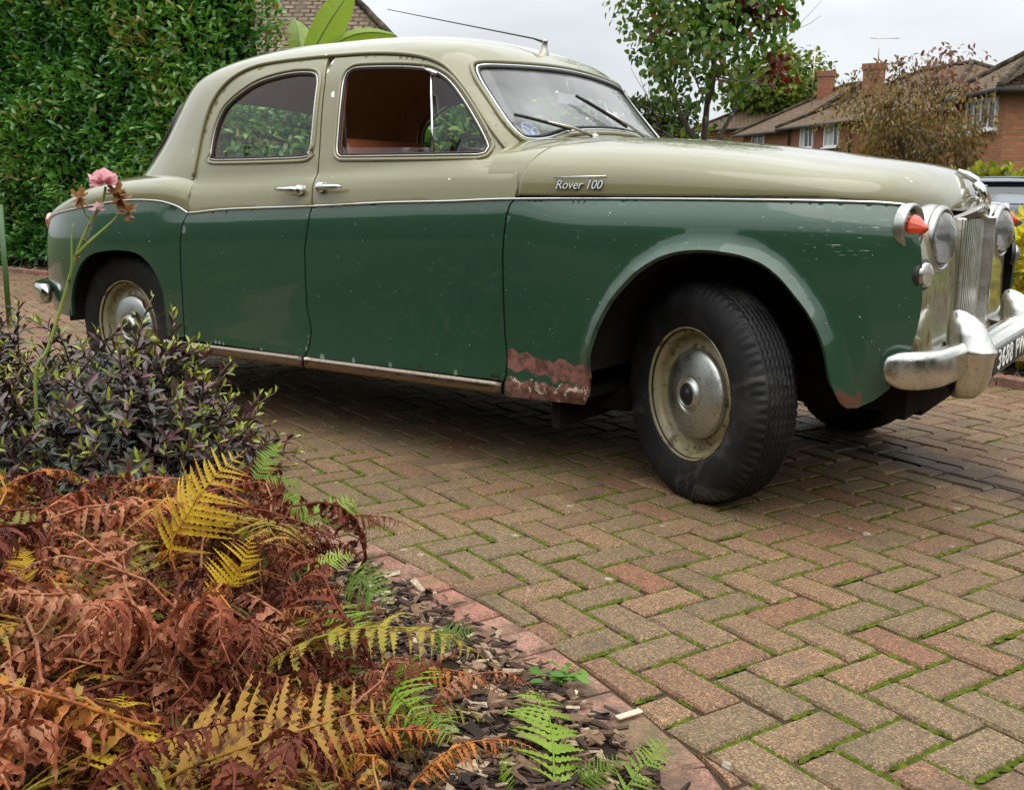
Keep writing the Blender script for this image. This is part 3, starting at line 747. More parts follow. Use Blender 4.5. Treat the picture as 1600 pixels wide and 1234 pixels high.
BL = [(-1.672, 1.450), (-1.668, 1.40), (-1.651, 1.342), (-1.625, 1.16), (-1.611, 1.072), (-1.606, 1.034), (-1.602, .988), (-1.59, .886), (-1.604, .797), (-1.621, .725), (-1.626, .626), (-1.628, .501), (-1.611, .418), (-1.626, .35), (-1.648, .313)]
AL = [(-.760, 1.034), (-.725, 1.031), (-.678, 1.012), (-.669, .96), (-.677, .9215), (-.692, .905), (-.7, .872), (-.707, .82), (-.716, .736), (-.716, .557), (-.711, .467), (-.702, .394), (-.704, .349), (-.711, .318)]
RL = [(-2.321, .982), (-2.296, .849), (-2.317, .81), (-2.332, .738), (-2.343, .634), (-2.348, .512), (-2.351, .453), (-2.353, .330)]
WR = [(-2.195, 1.064), (-1.70, 1.068), (-1.672, 1.082), (-1.664, 1.11), (-1.691, 1.345), (-1.703, 1.372), (-1.733, 1.388), (-1.824, 1.394), (-1.923, 1.386), (-2.023, 1.367), (-2.097, 1.337), (-2.163, 1.298), (-2.208, 1.255), (-2.231, 1.19), (-2.236, 1.124), (-2.228, 1.08)]
WF = [(-1.499, 1.070), (-.890, 1.069), (-.868, 1.075), (-.863, 1.095), (-.904, 1.156), (-.974, 1.238), (-1.039, 1.304), (-1.087, 1.340), (-1.146, 1.366), (-1.213, 1.378), (-1.321, 1.388), (-1.489, 1.395), (-1.535, 1.388), (-1.556, 1.36), (-1.546, 1.268), (-1.526, 1.10), (-1.517, 1.079)]
ARCHR = [(-3.17, .36), (-3.15, .44), (-3.10, .527), (-3.02, .612), (-2.923, .659), (-2.799, .679), (-2.678, .683), (-2.593, .672), (-2.531, .638), (-2.489, .592), (-2.462, .535), (-2.453, .452), (-2.455, .33)]
WS = [(0, 1.176), (.19, 1.169), (.32, 1.157), (.40, 1.141), (.465, 1.126), (.535, 1.119), (.572, 1.128), (.590, 1.165), (.588, 1.215), (.582, 1.27), (.573, 1.335), (.556, 1.376), (.528, 1.391), (.435, 1.399), (.253, 1.409), (.09, 1.415)]
WS = WS + [(-a, b) for a, b in WS[:0:-1]]
def strip_z(x): return np.interp(x, [p[0] for p in STRIP], [p[1] for p in STRIP])
def upto(line, z, keep_above):
    """cut a downward polyline at height z"""
    out = []
    for a, b in zip(line[:-1], line[1:]):
        if (a[1] >= z) == keep_above: out.append(a)
        if (a[1] - z) * (b[1] - z) < 0:
            t = (z - a[1]) / (b[1] - a[1]); out.append((a[0] + (b[0] - a[0]) * t, z))
    if (line[-1][1] >= z) == keep_above: out.append(line[-1])
    return out
def shift(line, dx): return [(a + dx, b) for a, b in line]
def grow(poly, d):
    """offset a closed outline outwards by d"""
    P = resample(poly, .02); c = np.roll(P, -1, 0) - np.roll(P, 1, 0); n = np.stack([c[:, 1], -c[:, 0]], 1); n /= np.linalg.norm(n, axis=1)[:, None] + 1e-9
    ar = (P[:, 0] * np.roll(P[:, 1], -1) - np.roll(P[:, 0], -1) * P[:, 1]).sum()
    return P + n * d * (1 if ar > 0 else -1)
SP_L = lambda a, b, n=24: [(x, float(strip_z(x))) for x in np.linspace(a, b, n)]
GUTS = [tuple(p) for p in spline(GUT, .03)]
ACC = []
def both(fn):
    for sg in (-1, 1): fn(sg)
def side_map(sg, inset=0.0):
    return lambda x, z: np.stack([x, sg * (W(x, z) - inset), z], -1)
def side_pts(P, sg, out=0.0):
    P = np.asarray(P, float); return np.column_stack([P[:, 0], sg * (W(P[:, 0], P[:, 1]) + out), P[:, 1]])
def gut_part(x0, x1): return [p for p in GUTS if x0 < p[0] < x1]
WR_S = [tuple(p) for p in spline(WR, .03, True)]; WF_S = [tuple(p) for p in spline(WF, .03, True)]
def doors(sg):
    g = .0036
    # ---- front door: green lower skin is the part, the rest hangs on it
    b0 = shift(BL, g); a0 = shift(AL, -g); zb = float(strip_z(-1.59)); za = float(strip_z(-.68))
    lo = upto(a0, za, False)[::1]; lo_b = upto(b0, zb, False)
    outer = SP_L(lo_b[0][0], lo[0][0]) + lo[1:] + lo_b[::-1][:-1]
    d = panel('front_door', outer, [], side_map(sg), M_GREEN, CAR, sp=.02, bs=.012, inner=M_BROWN, out=(0, sg, 0))
    up_a = upto(a0, za, True); up_b = upto(b0, zb, True)
    top = [p for p in GUTS if up_b[0][0] + .006 < p[0] < -.765]
    outer = up_b[1:] + SP_L(up_b[-1][0], up_a[-1][0])[1:-1] + up_a[::-1] + [(x, z - .006) for x, z in top[::-1]]
    panel('upper_skin', outer, [grow(WF_S, .006)], side_map(sg), M_CREAM, d, sp=.026, bs=.012, inner=M_BROWN, out=(0, sg, 0))
    frame(d, WF_S, sg)
    if sg > 0: glass(d, WF_S, sg)
    else:   # the driver's glass is wound down: only its top edge and the fixed quarter light show
        L_ = [tuple(p) for p in grow(WF_S, .002)]; bar = lambda z: -1.075 - .28 * (z - 1.07)
        panel('quarter_pane', [p for p in L_ if p[0] > bar(p[1])] , [], side_map(sg, .009), M_GLASS, d, sp=.05, bs=.03, thick=0, out=(0, sg, 0))
        panel('window_pane', [(-1.52, 1.072), (bar(1.07), 1.070), (bar(1.095), 1.095), (-1.525, 1.102)], [], side_map(sg, .012), M_GLASS, d, sp=.05, bs=.03, thick=0, out=(0, sg, 0))
    # quarter light: dividing bar and catch
    q = side_pts([(-1.155, 1.372), (-1.13, 1.29), (-1.10, 1.18), (-1.075, 1.072)], sg, -.006); MB().tube(q, .0045, 6).build('quarter_light_bar', M_CHROME, d)
    q = side_pts([(-1.19, 1.378), (-1.12, 1.35)], sg, .0); MB().tube(q, .007, 6).build('quarter_light_hinge', M_CHROME, d)
    handle(d, -1.545, .955, sg, 1)
    # ---- rear door
    b1 = shift(BL, -g); r1 = shift(RL, g); lo_b = upto(b1, zb, False); zr = .849
    outer = SP_L(r1[1][0], lo_b[0][0]) + lo_b[1:] + [(p[0], p[1] - (.008 if i == 0 else 0)) for i, p in enumerate(r1[:0:-1])][:-1]
    d = panel('rear_door', outer, [], side_map(sg), M_GREEN, CAR, sp=.02, bs=.012, inner=M_BROWN, out=(0, sg, 0))
    up_b = upto(b1, zb, True)
    top = [p for p in GUTS if p[0] < up_b[0][0] - .006 and p[1] > 1.0]
    top = [(p[0] + .006, p[1] - .004) for p in top]
    outer = SP_L(r1[1][0], up_b[-1][0]) + up_b[::-1][1:-1] + top[::-1] + [r1[0]]
    panel('upper_skin', outer, [grow(WR_S, .006)], side_map(sg), M_CREAM, d, sp=.026, bs=.012, inner=M_BROWN, out=(0, sg, 0))
    frame(d, WR_S, sg); glass(d, WR_S, sg)
    handle(d, -1.652, .945, sg, -1)
def frame(par, poly, sg):
    P = grow(poly, .014); MB().tube(side_pts(P, sg, .001), .0075, 8, True).build('window_bead', M_CREAM, par)
    P = grow(poly, .001); MB().tube(side_pts(P, sg, .001), .0040, 8, True).build('window_frame', M_TRIM, par)
    P = grow(poly, -.006); MB().tube(side_pts(P, sg, -.004), .0045, 6, True).build('window_seal', M_BLACK, par)
def glass(par, poly, sg):
    panel('window_pane', grow(poly, .002), [], side_map(sg, .009), M_GLASS, par, sp=.05, bs=.03, thick=0, out=(0, sg, 0))
def handle(par, x, z, sg, dirn):
    y = float(W(x, z)); L = .115
    xs = [x, x + dirn * .02, x + dirn * .05, x + dirn * .085, x + dirn * L]; off = [.018, .03, .034, .033, .026]; rr = [.011, .0125, .010, .0095, .0055]
    zs = [z, z + .002, z + .002, z + .003, z + .003]
    mb = MB(); mb.tube([(a, sg * (y + b), c) for a, b, c in zip(xs, off, zs)], rr, 10)
    V, F = revolve([(.0, .032), (.012, .031), (.019, .024), (.021, .008), (.021, -.004)], 18, (x, sg * y, z), (0, sg, 0)); mb.add(V, F)
    mb.build('door_handle', M_CHROME, par)
both(doors)
# ---------------- gutters and waistline strips
def strips(sg):
    P = [(x, z + .004) for x, z in GUTS]; MB().tube(side_pts(P, sg, .006), .0075, 8).build('drip_rail', M_CREAM, CAR)
    P = spline(STRIP, .03); MB().tube(side_pts(P, sg, .003), .0044, 8).build('waist_strip', M_CHROME, CAR)
    P = spline(STRIP_R[:-1], .03); MB().tube(side_pts(P, sg, .003), .0044, 8).build('waist_strip', M_CHROME, CAR)
    for x0, x1 in ((-2.47, -1.652), (-1.642, -.716)):
        xs = np.linspace(x0, x1, 30); mb = MB(); V = []
        prof = [(.313, -.004), (.311, .010), (.300, .013), (.280, .011), (.269, .002), (.268, -.02)]
        for x in xs:
            yb = float(W(x, .315, False))
            for z, o in prof: V.append((x, sg * (yb + o), z + (.313 - .313)))
        n = len(prof); F = [(i * n + k, i * n + k + 1, (i + 1) * n + k + 1, (i + 1) * n + k) for i in range(len(xs) - 1) for k in range(n - 1)] + [tuple(range(n)), tuple((len(xs) - 1) * n + k for k in range(n))[::-1]]
        if sg > 0: F = [f[::-1] for f in F]
        obj('sill_trim', V, F, M_SILL, CAR, True)
both(strips)
# ---------------- wings
def wings(sg):
    g = .0036
    af = shift(AL, g); lo = upto(af, float(strip_z(-.68)), False)
    arch = [tuple(p) for p in spline([p for p in ARCHF if p[1] > .355], .02)]
    outer = lo[::-1] + SP_L(lo[0][0], .54, 40)[1:] + [(.561, .911), (.575, .86), (.590, .80), (.599, .72), (.601, .66), (.599, .62), (.592, .572), (.581, .528), (.562, .47), (.537, .42), (.50, .385), (.46, .362)] + arch[::-1] + [(-.382, .32), (-.385, .297), (-.41, .267), (-.713, .263), (-.713, .30)]
    o = panel('front_wing', outer, [], side_map(sg), M_GREEN, CAR, sp=.018, bs=.012, thick=.014, inner=M_DARK, out=(0, sg, 0))
    # rolled inner lip of the arch
    q = side_pts([p for p in arch], sg, -.012); MB().tube(q, .007, 6).build('arch_lip', M_GREEN, o)
    r = shift(RL, -g); ar = [tuple(p) for p in spline(ARCHR, .02)]
    top = [tuple(p) for p in spline(STRIP_R, .03)]
    tail = [(float(xend(z)) + .004, z) for z in np.linspace(.672, .40, 12)]
    outer = [p for p in r[1:]][::-1][:-1] + [(top[0][0] - g, top[0][1] - .002)] + top[1:-1] + tail + [(-3.6, .375), (-3.3, .36)] + ar + [(-2.40, .328)]
    panel('rear_wing', outer, [], side_map(sg), M_GREEN, CAR, sp=.025, bs=.014, thick=.014, inner=M_DARK, out=(0, sg, 0))
both(wings)
# ---------------- bonnet, scuttle, nose, boot
def cap_panel(name, fun, x0f, x1, mat, par, nx=90, nt=36, th0=0.0, inset=.012, inner=None):
    V = []; F = []
    TH = np.concatenate([np.linspace(th0, np.pi / 2, nt), ]); cols = []
    rows = []
    for s in np.linspace(0, 1, nx):
        P = np.stack([fun(x0f(t) + (x1 - x0f(t)) * s, t) for t in TH]); rows.append(np.vstack([P * [1, -1, 1], P[::-1][1:]]))
    A = np.array(rows); m = A.shape[1]
    F = [(i * m + k, i * m + k + 1, (i + 1) * m + k + 1, (i + 1) * m + k) for i in range(nx - 1) for k in range(m - 1)]
    P = A.reshape(-1, 3); Fa = np.array(F); n = np.cross(P[Fa[:, 1]] - P[Fa[:, 0]], P[Fa[:, 3]] - P[Fa[:, 0]])
    if n[:, 2].sum() < 0: F = [f[::-1] for f in F]
    o = obj(name, P, F, mat, par, True)
    md = o.modifiers.new('t', 'SOLIDIFY'); md.thickness = inset; md.offset = -1
    return o
bonn = cap_panel('bonnet', bonnet, lambda t: -.6655 + .085 * math.sin(t) ** 2, .5785, M_CREAM, CAR, nx=110)
# scuttle: closes the gap between bonnet, doors and windscreen
rows = []
TH = np.linspace(.0, np.pi / 2, 36)
for q_ in np.linspace(0, 1, 12):
    P = np.stack([bonnet(-.80 + ((-.669 + .085 * math.sin(t) ** 2) + .80) * q_, t) * np.array([1, .988 if t < .45 else 1 - .012 * max(0, 1 - (t - .45) / .2), 1]) - np.array([0, 0, .0012]) for t in TH]); rows.append(np.vstack([P * [1, -1, 1], P[::-1][1:]]))
A = np.array(rows); m = A.shape[1]
obj('scuttle', A.reshape(-1, 3), [(i * m + k, (i + 1) * m + k, (i + 1) * m + k + 1, i * m + k + 1) for i in range(11) for k in range(m - 1)], M_CREAM, CAR, True)
bt = cap_panel('boot_lid', boot, lambda t: -2.30, -3.786, M_CREAM, CAR, nx=90)
# nose panel behind the grille, lamps let into it
ys = np.linspace(-.705, .705, 72); prof = [(.665, .455), (.655, .472), (.60, .497), (.588, .515), (.585, .60), (.583, .72), (.578, .80), (.568, .845), (.545, .885), (.505, .908), (.45, .918), (.34, .924), (.20, .926)]
V = []
for y in ys:
    k = max(0, (abs(y) - .50) / .205)
    for x, z in prof:
        xx = x - (.055 * k ** 2.2 if z < .51 else .018 * k ** 2.2); V.append((xx, y, z - .012 * k ** 2 * (z > .9)))
n = len(prof); F = [(i * n + k, (i + 1) * n + k, (i + 1) * n + k + 1, i * n + k + 1) for i in range(len(ys) - 1) for k in range(n - 1)]
cx = [(ys[i] + ys[i + 1]) / 2 for i in range(len(ys) - 1) for k in range(n - 1)]
F = [f for f in F if not (abs(np.mean([V[i][1] for i in f])) < .245 and .52 < np.mean([V[i][2] for i in f]) < .86)]
obj('nose_panel', V, F, M_CREAM, CAR, True)
# ---------------- roof and pillars (one skin with the screen openings cut out)
def to_at(P3):
    """body points on the greenhouse -> (angle, arc) domain, angle scaled to metres"""
    P3 = np.array(P3, float); t = np.interp(P3[:, 2], _ta[:, 0], _arc)
    xf = _g(P3[:, 2])[:, 0]; xs = P3[:, 0].copy(); xu = xs.copy()
    for _ in range(40): q = np.clip((xu - X0) / (xf - X0), 0, None); xu = .5 * xu + .5 * (xs + KSH * P3[:, 1] ** 2 * q * q)
    P3[:, 0] = np.where(xs > X0, xu, xs)
    for _ in range(30):
        t = np.clip(t + (P3[:, 2] - _t2h(t)) * 1.0, 0, TMAX)
    return np.column_stack([np.arctan2(P3[:, 1], P3[:, 0] - X0) * AS, t])
AS = .85
gp = np.array([p for p in GUTS if p[1] > 1.0])
wsP = np.array([tuple(p) for p in spline(WS, .03, True)]); wsP3 = np.column_stack([Gx(wsP[:, 0], wsP[:, 1]), wsP[:, 0], wsP[:, 1]])
RW = [(0, 1.05), (.30, 1.052), (.46, 1.062), (.53, 1.09), (.555, 1.14), (.55, 1.20), (.52, 1.265), (.46, 1.315), (.36, 1.345), (.2, 1.36), (0, 1.365)]
RW = RW + [(-a, b) for a, b in RW[-2:0:-1]]
rwP = np.array([tuple(p) for p in spline(RW, .03, True)]); rwP3 = np.column_stack([Gxr(rwP[:, 0], rwP[:, 1]), rwP[:, 0], rwP[:, 1]])
low = float(np.interp(.975, _ta[:, 0], _arc))
def gut_at(sg):
    P = np.column_stack([gp[:, 0], sg * Gw(gp[:, 0], gp[:, 1]), gp[:, 1]]); return to_at(P)
gR = gut_at(-1); gL = gut_at(1)   # rear -> front
rear_half = math.pi * AS
# outline runs: left rear seam -> along the bottom to the left gutter -> over the door -> front bottom -> right gutter -> rear
front_bottom_t = float(np.interp(1.005, _ta[:, 0], _arc)); back_t = float(np.interp(.985, _ta[:, 0], _arc))
outer = [(rear_half, back_t), (rear_half, TMAX), (-rear_half, TMAX), (-rear_half, back_t), (gR[0, 0], back_t)] + [tuple(p) for p in gR] + [(gR[-1, 0], front_bottom_t), (gL[-1, 0], front_bottom_t)] + [tuple(p) for p in gL[::-1]] + [(gL[0, 0], back_t)]
rwA = to_at(rwP3); wsA = to_at(wsP3)
# the rear screen straddles the seam: cut it as two notches
half = rwA.copy(); half[:, 0] = np.where(half[:, 0] < 0, half[:, 0] + 2 * rear_half, half[:, 0])
L_h = half[half[:, 0] <= rear_half + 1e-6]; R_h = half[half[:, 0] >= rear_half - 1e-6]; R_h = R_h - [2 * rear_half, 0]
hl = np.vstack([L_h[np.argsort(np.arctan2(L_h[:, 1] - rwA[:, 1].mean(), L_h[:, 0] - rear_half + .02))]])
topz, botz = rwA[:, 1].max(), rwA[:, 1].min()
def edge_half(sgn):
    q = rwP[rwP[:, 0] * sgn > .002]; q = q[np.argsort(np.arctan2(q[:, 1] - 1.2, (q[:, 0]) * sgn))]
    P3 = np.column_stack([Gxr(q[:, 0], q[:, 1]), q[:, 0], q[:, 1]]); return to_at(P3)     # bottom -> top
eL = edge_half(1); eR = edge_half(-1)
outer = [(rear_half, topz), (rear_half, TMAX), (-rear_half, TMAX), (-rear_half, topz)] + [tuple(p) for p in eR[::-1]] + [(-rear_half, botz), (-rear_half, back_t), (gR[0, 0], back_t)] + [tuple(p) for p in gR] + [(gR[-1, 0], front_bottom_t), (gL[-1, 0], front_bottom_t)] + [tuple(p) for p in gL[::-1]] + [(gL[0, 0], back_t), (rear_half, back_t), (rear_half, botz)] + [tuple(p) for p in eL]
roof = panel('roof', outer, [wsA], lambda a, t: Gs(a / AS, t), M_CREAM, CAR, sp=.03, bs=.016, thick=.022, inner=M_LINER)
# ---------------- windscreen
def wsmap(ins): return lambda y, z: np.stack([Gx(y, z) - ins, y, z], -1)
wsc = panel('windscreen', grow(wsP, -.002), [], wsmap(.010), M_WSCREEN, CAR, sp=.04, bs=.02, thick=0, out=(1, 0, .5))
def ws_pts(P, o): P = np.asarray(P, float); return np.column_stack([Gx(P[:, 0], P[:, 1]) + o, P[:, 0], P[:, 1]])
MB().tube(ws_pts(grow(wsP, .006), .002), .009, 8, True).build('screen_bead', M_CREAM, wsc)
MB().tube(ws_pts(grow(wsP, -.006), .003), .0042, 8, True).build('screen_trim', M_CHROME, wsc)
MB().tube(ws_pts(grow(wsP, -.014), -.003), .006, 6, True).build('screen_seal', M_BLACK, wsc)
rws = panel('rear_screen', rwP, [], lambda y, z: np.stack([Gxr(y, z) + .008, y, z], -1), M_GLASS, CAR, sp=.05, bs=.03, thick=0, out=(-1, 0, .5))
MB().tube(np.column_stack([Gxr(rwP[:, 0], rwP[:, 1]) - .003, rwP]), .009, 8, True).build('screen_trim', M_BLACK, rws)
# wipers
def wsp(y, z, o): return np.array([float(Gx(y, z)) + o, y, z])
for k, (a, b, piv) in enumerate([((-.557, 1.208), (-.339, 1.167), (-.25, 1.160)), ((-.147, 1.303), (.088, 1.200), (.19, 1.160))]):
    t = np.linspace(0, 1, 9); bl_ = [wsp(a[0] + (b[0] - a[0]) * s, a[1] + (b[1] - a[1]) * s, .020) for s in t]
    w = MB(); w.tube(bl_, .0062, 6)
    wo = w.build('wiper', M_BLACK, CAR)
    mid = wsp((a[0] + b[0]) / 2, (a[1] + b[1]) / 2, .034); pv = wsp(piv[0], piv[1], .045); pv[2] -= .012
    MB().tube([mid, (mid + pv) / 2 + [.006, 0, .004], pv], [.004, .005, .008], 6).build('wiper_arm', M_TRIM, wo)
    MB().tube([wsp(a[0] + (b[0] - a[0]) * s, a[1] + (b[1] - a[1]) * s, .028) for s in (.15, .5, .85)], .0035, 6).build('wiper_bridge', M_BLACK, wo)
    V, F = revolve([(.0, .03), (.012, .028), (.016, .015), (.018, -.012)], 14, pv - [.0, 0, .02], (.3, 0, .95)); obj('wiper_spindle', V, F, M_TRIM, wo)
# round blue and white sticker inside the screen
sy, sz = -.500, 1.156
a = np.linspace(0, 2 * np.pi, 28, endpoint=False)
D = np.array([[sy + .034 * math.cos(t), sz + .030 * math.sin(t)] for t in a]); V = np.vstack([[Gx(sy, sz) - .018, sy, sz], np.column_stack([Gx(D[:, 0], D[:, 1]) - .018, D])])
st = obj('screen_sticker', V, [(0, i + 1, (i + 1) % 28 + 1) for i in range(28)], M_STICKB, CAR, False)
mb = MB()
for ang in (.5, 2.6, 4.7):
    q = [wsp(sy + r_ * math.cos(ang), sz + r_ * .88 * math.sin(ang), -.016) for r_ in (.0, .016, .031)]; mb.tube(q, .0038, 4)
mb.tube([wsp(sy + .031 * math.cos(t), sz + .027 * math.sin(t), -.016) for t in a], .0028, 4, True)
mb.build('sticker_emblem', M_WHITE, st)
# ---------------- aerial on the roof
ab = np.array([-1.045, -.045, 1.478]); mb = MB()
V, F = revolve([(.022, -.008), (.02, .006), (.012, .02), (.011, .045), (.013, .052), (.0, .056)], 14, ab, (.1, 0, 1)); mb.add(V, F)
an = mb.build('aerial', M_TRIM, CAR)
MB().tube([ab + [.0, 0, .045], ab + [-.05, .0, .062], ab + [-.80, .0, .235]], [.006, .0035, .0018], 6).build('aerial_mast', M_BLACK, an)
# ---------------- lamps, grille, nose ornament
def lamp(sg):
    c = np.array([.543, sg * .475, .820]); HX = (.992, -.12, 0)
    V, F = revolve([(.098, -.06), (.101, -.02), (.100, .010), (.097, .022), (.094, .027), (.097, .030), (.096, .042), (.088, .050), (.082, .050), (.080, .046)], 40, c, HX); h = obj('headlamp', V, F, M_BEZEL, CAR)
    V, F = revolve([(.081, .042), (.070, .058), (.05, .070), (.025, .077), (.0004, .079)], 40, c, HX); obj('lens', V, F, M_LENS, h)
    V, F = revolve([(.081, .036), (.06, .005), (.035, -.02), (.0004, -.03)], 32, c, HX); obj('reflector', V, [f[::-1] for f in F], M_REFL, h)
    # indicator: plated oval surround in the wing tip, pointed amber lens
    x0 = .552; y0 = sg * (float(W(.56, .856)) - .030); ax = np.array([.97, sg * .23, 0])
    V, F = revolve([(.058, -.02), (.060, .004), (.056, .012), (.047, .008), (.043, .002)], 30, (x0, y0, .856), ax); V[:, 2] = .856 + (V[:, 2] - .856) * 1.12; i = obj('indicator', V, F, M_BEZEL, CAR)
    V, F = revolve([(.037, .0), (.0375, .012), (.029, .024), (.017, .036), (.007, .047), (.0004, .051)], 14, (x0, y0, .856), ax); obj('lens', V, F, M_ORANGE, i, False)
    V, F = revolve([(.044, .001), (.0004, .001)], 24, (x0, y0, .856), ax); obj('reflector', V, F, M_ALU, i)
    x0 = .598; y0 = sg * (float(W(.60, .733)) - .024); ax = np.array([.96, sg * .28, 0])
    V, F = revolve([(.034, -.012), (.035, .0), (.032, .007), (.028, .009)], 26, (x0, y0, .733), ax); s_ = obj('sidelamp', V, F, M_BEZEL, CAR)
    V, F = revolve([(.029, .006), (.025, .013), (.014, .018), (.0004, .020)], 26, (x0, y0, .733), ax); obj('lens', V, F, M_LENS, s_)
    V, F = revolve([(.042, -.014), (.043, -.002), (.036, .001)], 26, (x0, y0, .733), ax); obj('gasket', V, F, M_BLACK, s_)
both(lamp)
gr = MB()
for sg in (-1, 1):   # surround posts with deep returns, header and foot
    gr.rbox((.572, sg * .240, .695), (.060, .012, .365), .004); gr.rbox((.596, sg * .244, .695), (.012, .018, .365), .004)
gr.rbox((.575, 0, .508), (.070, .50, .016), .004, rot=Matrix.Rotation(.35, 3, 'Y'))
grille = gr.build('grille', M_ALU, CAR)
obj('grille_backing', [(.522, -.245, .51), (.522, .245, .51), (.522, .245, .885), (.522, -.245, .885)], [(0, 1, 2, 3)], M_DARK, grille, False)
sl = None
for k in range(17):
    y = -.2184 + .0273 * k; xx = .566 + .012 * (1 - (y / .25) ** 2)
    sl = MB(); sl.rbox((xx, y, .697), (.0035, .015, .352), .0012); sl.build('grille_slat', M_ALU, grille)
hb = MB()
P = [(.546, -.285, .866), (.572, -.19, .880), (.590, -.085, .895), (.598, 0, .905), (.590, .085, .895), (.572, .19, .880), (.546, .285, .866)]
V = []
for p in spline(P, .02):
    k = 1 - abs(p[1]) / .285; h = .011 + .011 * k
    V += [(p[0] - .03, p[1], p[2] + h), (p[0] + .004, p[1], p[2] + h * .8), (p[0] + .010, p[1], p[2] + h * .2), (p[0] + .004, p[1], p[2] - h), (p[0] - .03, p[1], p[2] - h)]
m = len(V) // 5
hdr = obj('grille_header', V, [(i * 5 + k, (i + 1) * 5 + k, (i + 1) * 5 + k + 1, i * 5 + k + 1) for i in range(m - 1) for k in range(4)] + [(0, 1, 2, 3, 4), tuple((m - 1) * 5 + k for k in range(5))[::-1]], M_TRIM, CAR, False)
def text_mesh(name, body, size, mat, parent, frame, depth=.002, shear=0.0, spacing=1.0, sx=1.0):
    """lettering as real raised geometry; frame = (origin, x axis, y axis)"""
    cu = bpy.data.curves.new(name, 'FONT'); cu.body = body; cu.size = size; cu.extrude = depth; cu.shear = shear; cu.space_character = spacing; cu.align_x = 'CENTER'; cu.align_y = 'CENTER'; cu.resolution_u = 3
    t = bpy.data.objects.new(name, cu); COL.objects.link(t); bpy.context.view_layer.update()
    me = bpy.data.meshes.new_from_object(t.evaluated_get(bpy.context.evaluated_depsgraph_get())); bpy.data.objects.remove(t)
    o_, ax, ay = [np.array(v, float) for v in frame]; ax /= np.linalg.norm(ax); az = np.cross(ax, ay); az /= np.linalg.norm(az); ay = np.cross(az, ax)
    for v in me.vertices:
        c = v.co; v.co = Vector(o_ + ax * c.x * sx + ay * c.y + az * c.z)
    me.materials.clear(); me.materials.append(mat); return link(bpy.data.objects.new(name, me), parent)
text_mesh('lettering', 'ROVER', .026, M_CHROME, hdr, ((.6065, -.03, .903), (.14, 1, .10), (0, 0, 1)), .002)
# ship-prow style ornament at the nose tip
ob = MB(); pr_ = [(.606, 1.000), (.612, .99), (.620, .972), (.622, .955), (.614, .945), (.618, .935), (.622, .925), (.616, .915)]
V, F = tube([(x, 0, z) for x, z in [(.515, 1.026), (.545, 1.012), (.572, .994), (.586, .970)]], [.005, .011, .013, .008], 8); ob.add(V, F)
V, F = tube([(x, 0, z) for x, z in [(.572, .985), (.590, .965), (.595, .945), (.592, .922)]], [.014, .018, .016, .010], 8, flat=((0, 1, 0), 1.5)); ob.add(V, F)
for zz_ in (.975, .957, .940): V, F = tube([(.578, -.022, zz_ - .004), (.604, 0, zz_), (.578, .022, zz_ - .004)], .0045, 6); ob.add(V, F)
ob.build('bonnet_badge', M_CHROME, CAR)
# script badge on the bonnet side
for sg in (-1, 1):
    f = lambda x, z: np.array([x, sg * .770, z])
    bx = -.447; P0 = bonnet(-.447, .28); nrm_y = sg * (P0[1] + .010)
    bd = text_mesh('script_badge', 'Rover 100', .039, M_CHROME, bonn, ((bx, nrm_y, .966), (-1, -.072, 0) if sg > 0 else (1, .072, 0), (0, -sg * .16, 1)), .003, .28, .98)
    MB().tube([(bx - .090, nrm_y + sg * .006, .990), (bx + .092, nrm_y - sg * .010, .994)], .0022, 5).build('badge_bar', M_CHROME, bd)
# ---------------- bumpers
def sweep(path, sec, taper):
    P = spline(path, .02); T = np.gradient(P, axis=0); T /= np.linalg.norm(T, axis=1)[:, None]; V = []; n = len(sec)
    for i, p in enumerate(P):
        side = np.cross(T[i], [0, 0, 1]); side /= np.linalg.norm(side); k = taper(i / (len(P) - 1))
        for a, b in sec: V.append(p + side * a * k[0] + np.array([0, 0, 1]) * b * k[1])
    m = len(P); F = [(i * n + k, i * n + (k + 1) % n, (i + 1) * n + (k + 1) % n, (i + 1) * n + k) for i in range(m - 1) for k in range(n)] + [tuple(range(n))[::-1], tuple((m - 1) * n + k for k in range(n))]
    return np.array(V), F
aa = np.linspace(0, 2 * np.pi, 20, endpoint=False)
SEC = [(.027 * np.sign(math.cos(t)) * abs(math.cos(t)) ** .6, .052 * np.sign(math.sin(t)) * abs(math.sin(t)) ** .62) for t in aa]
endt = lambda s: (lambda e: (max(.25, math.sqrt(max(0, 1 - (1 - min(1, e / .035)) ** 2))),) * 2)(min(s, 1 - s))
half = [(.528, .803, .485), (.565, .800, .484), (.608, .772, .482), (.638, .70, .480), (.652, .60, .480), (.660, .45, .480), (.666, .25, .480), (.668, 0, .480)]
V, F = sweep([(x, -y, z) for x, y, z in half] + [(x, y, z) for x, y, z in half[-2::-1]], SEC, endt)
fb = obj('front_bumper', V, F, M_BUMP, CAR)
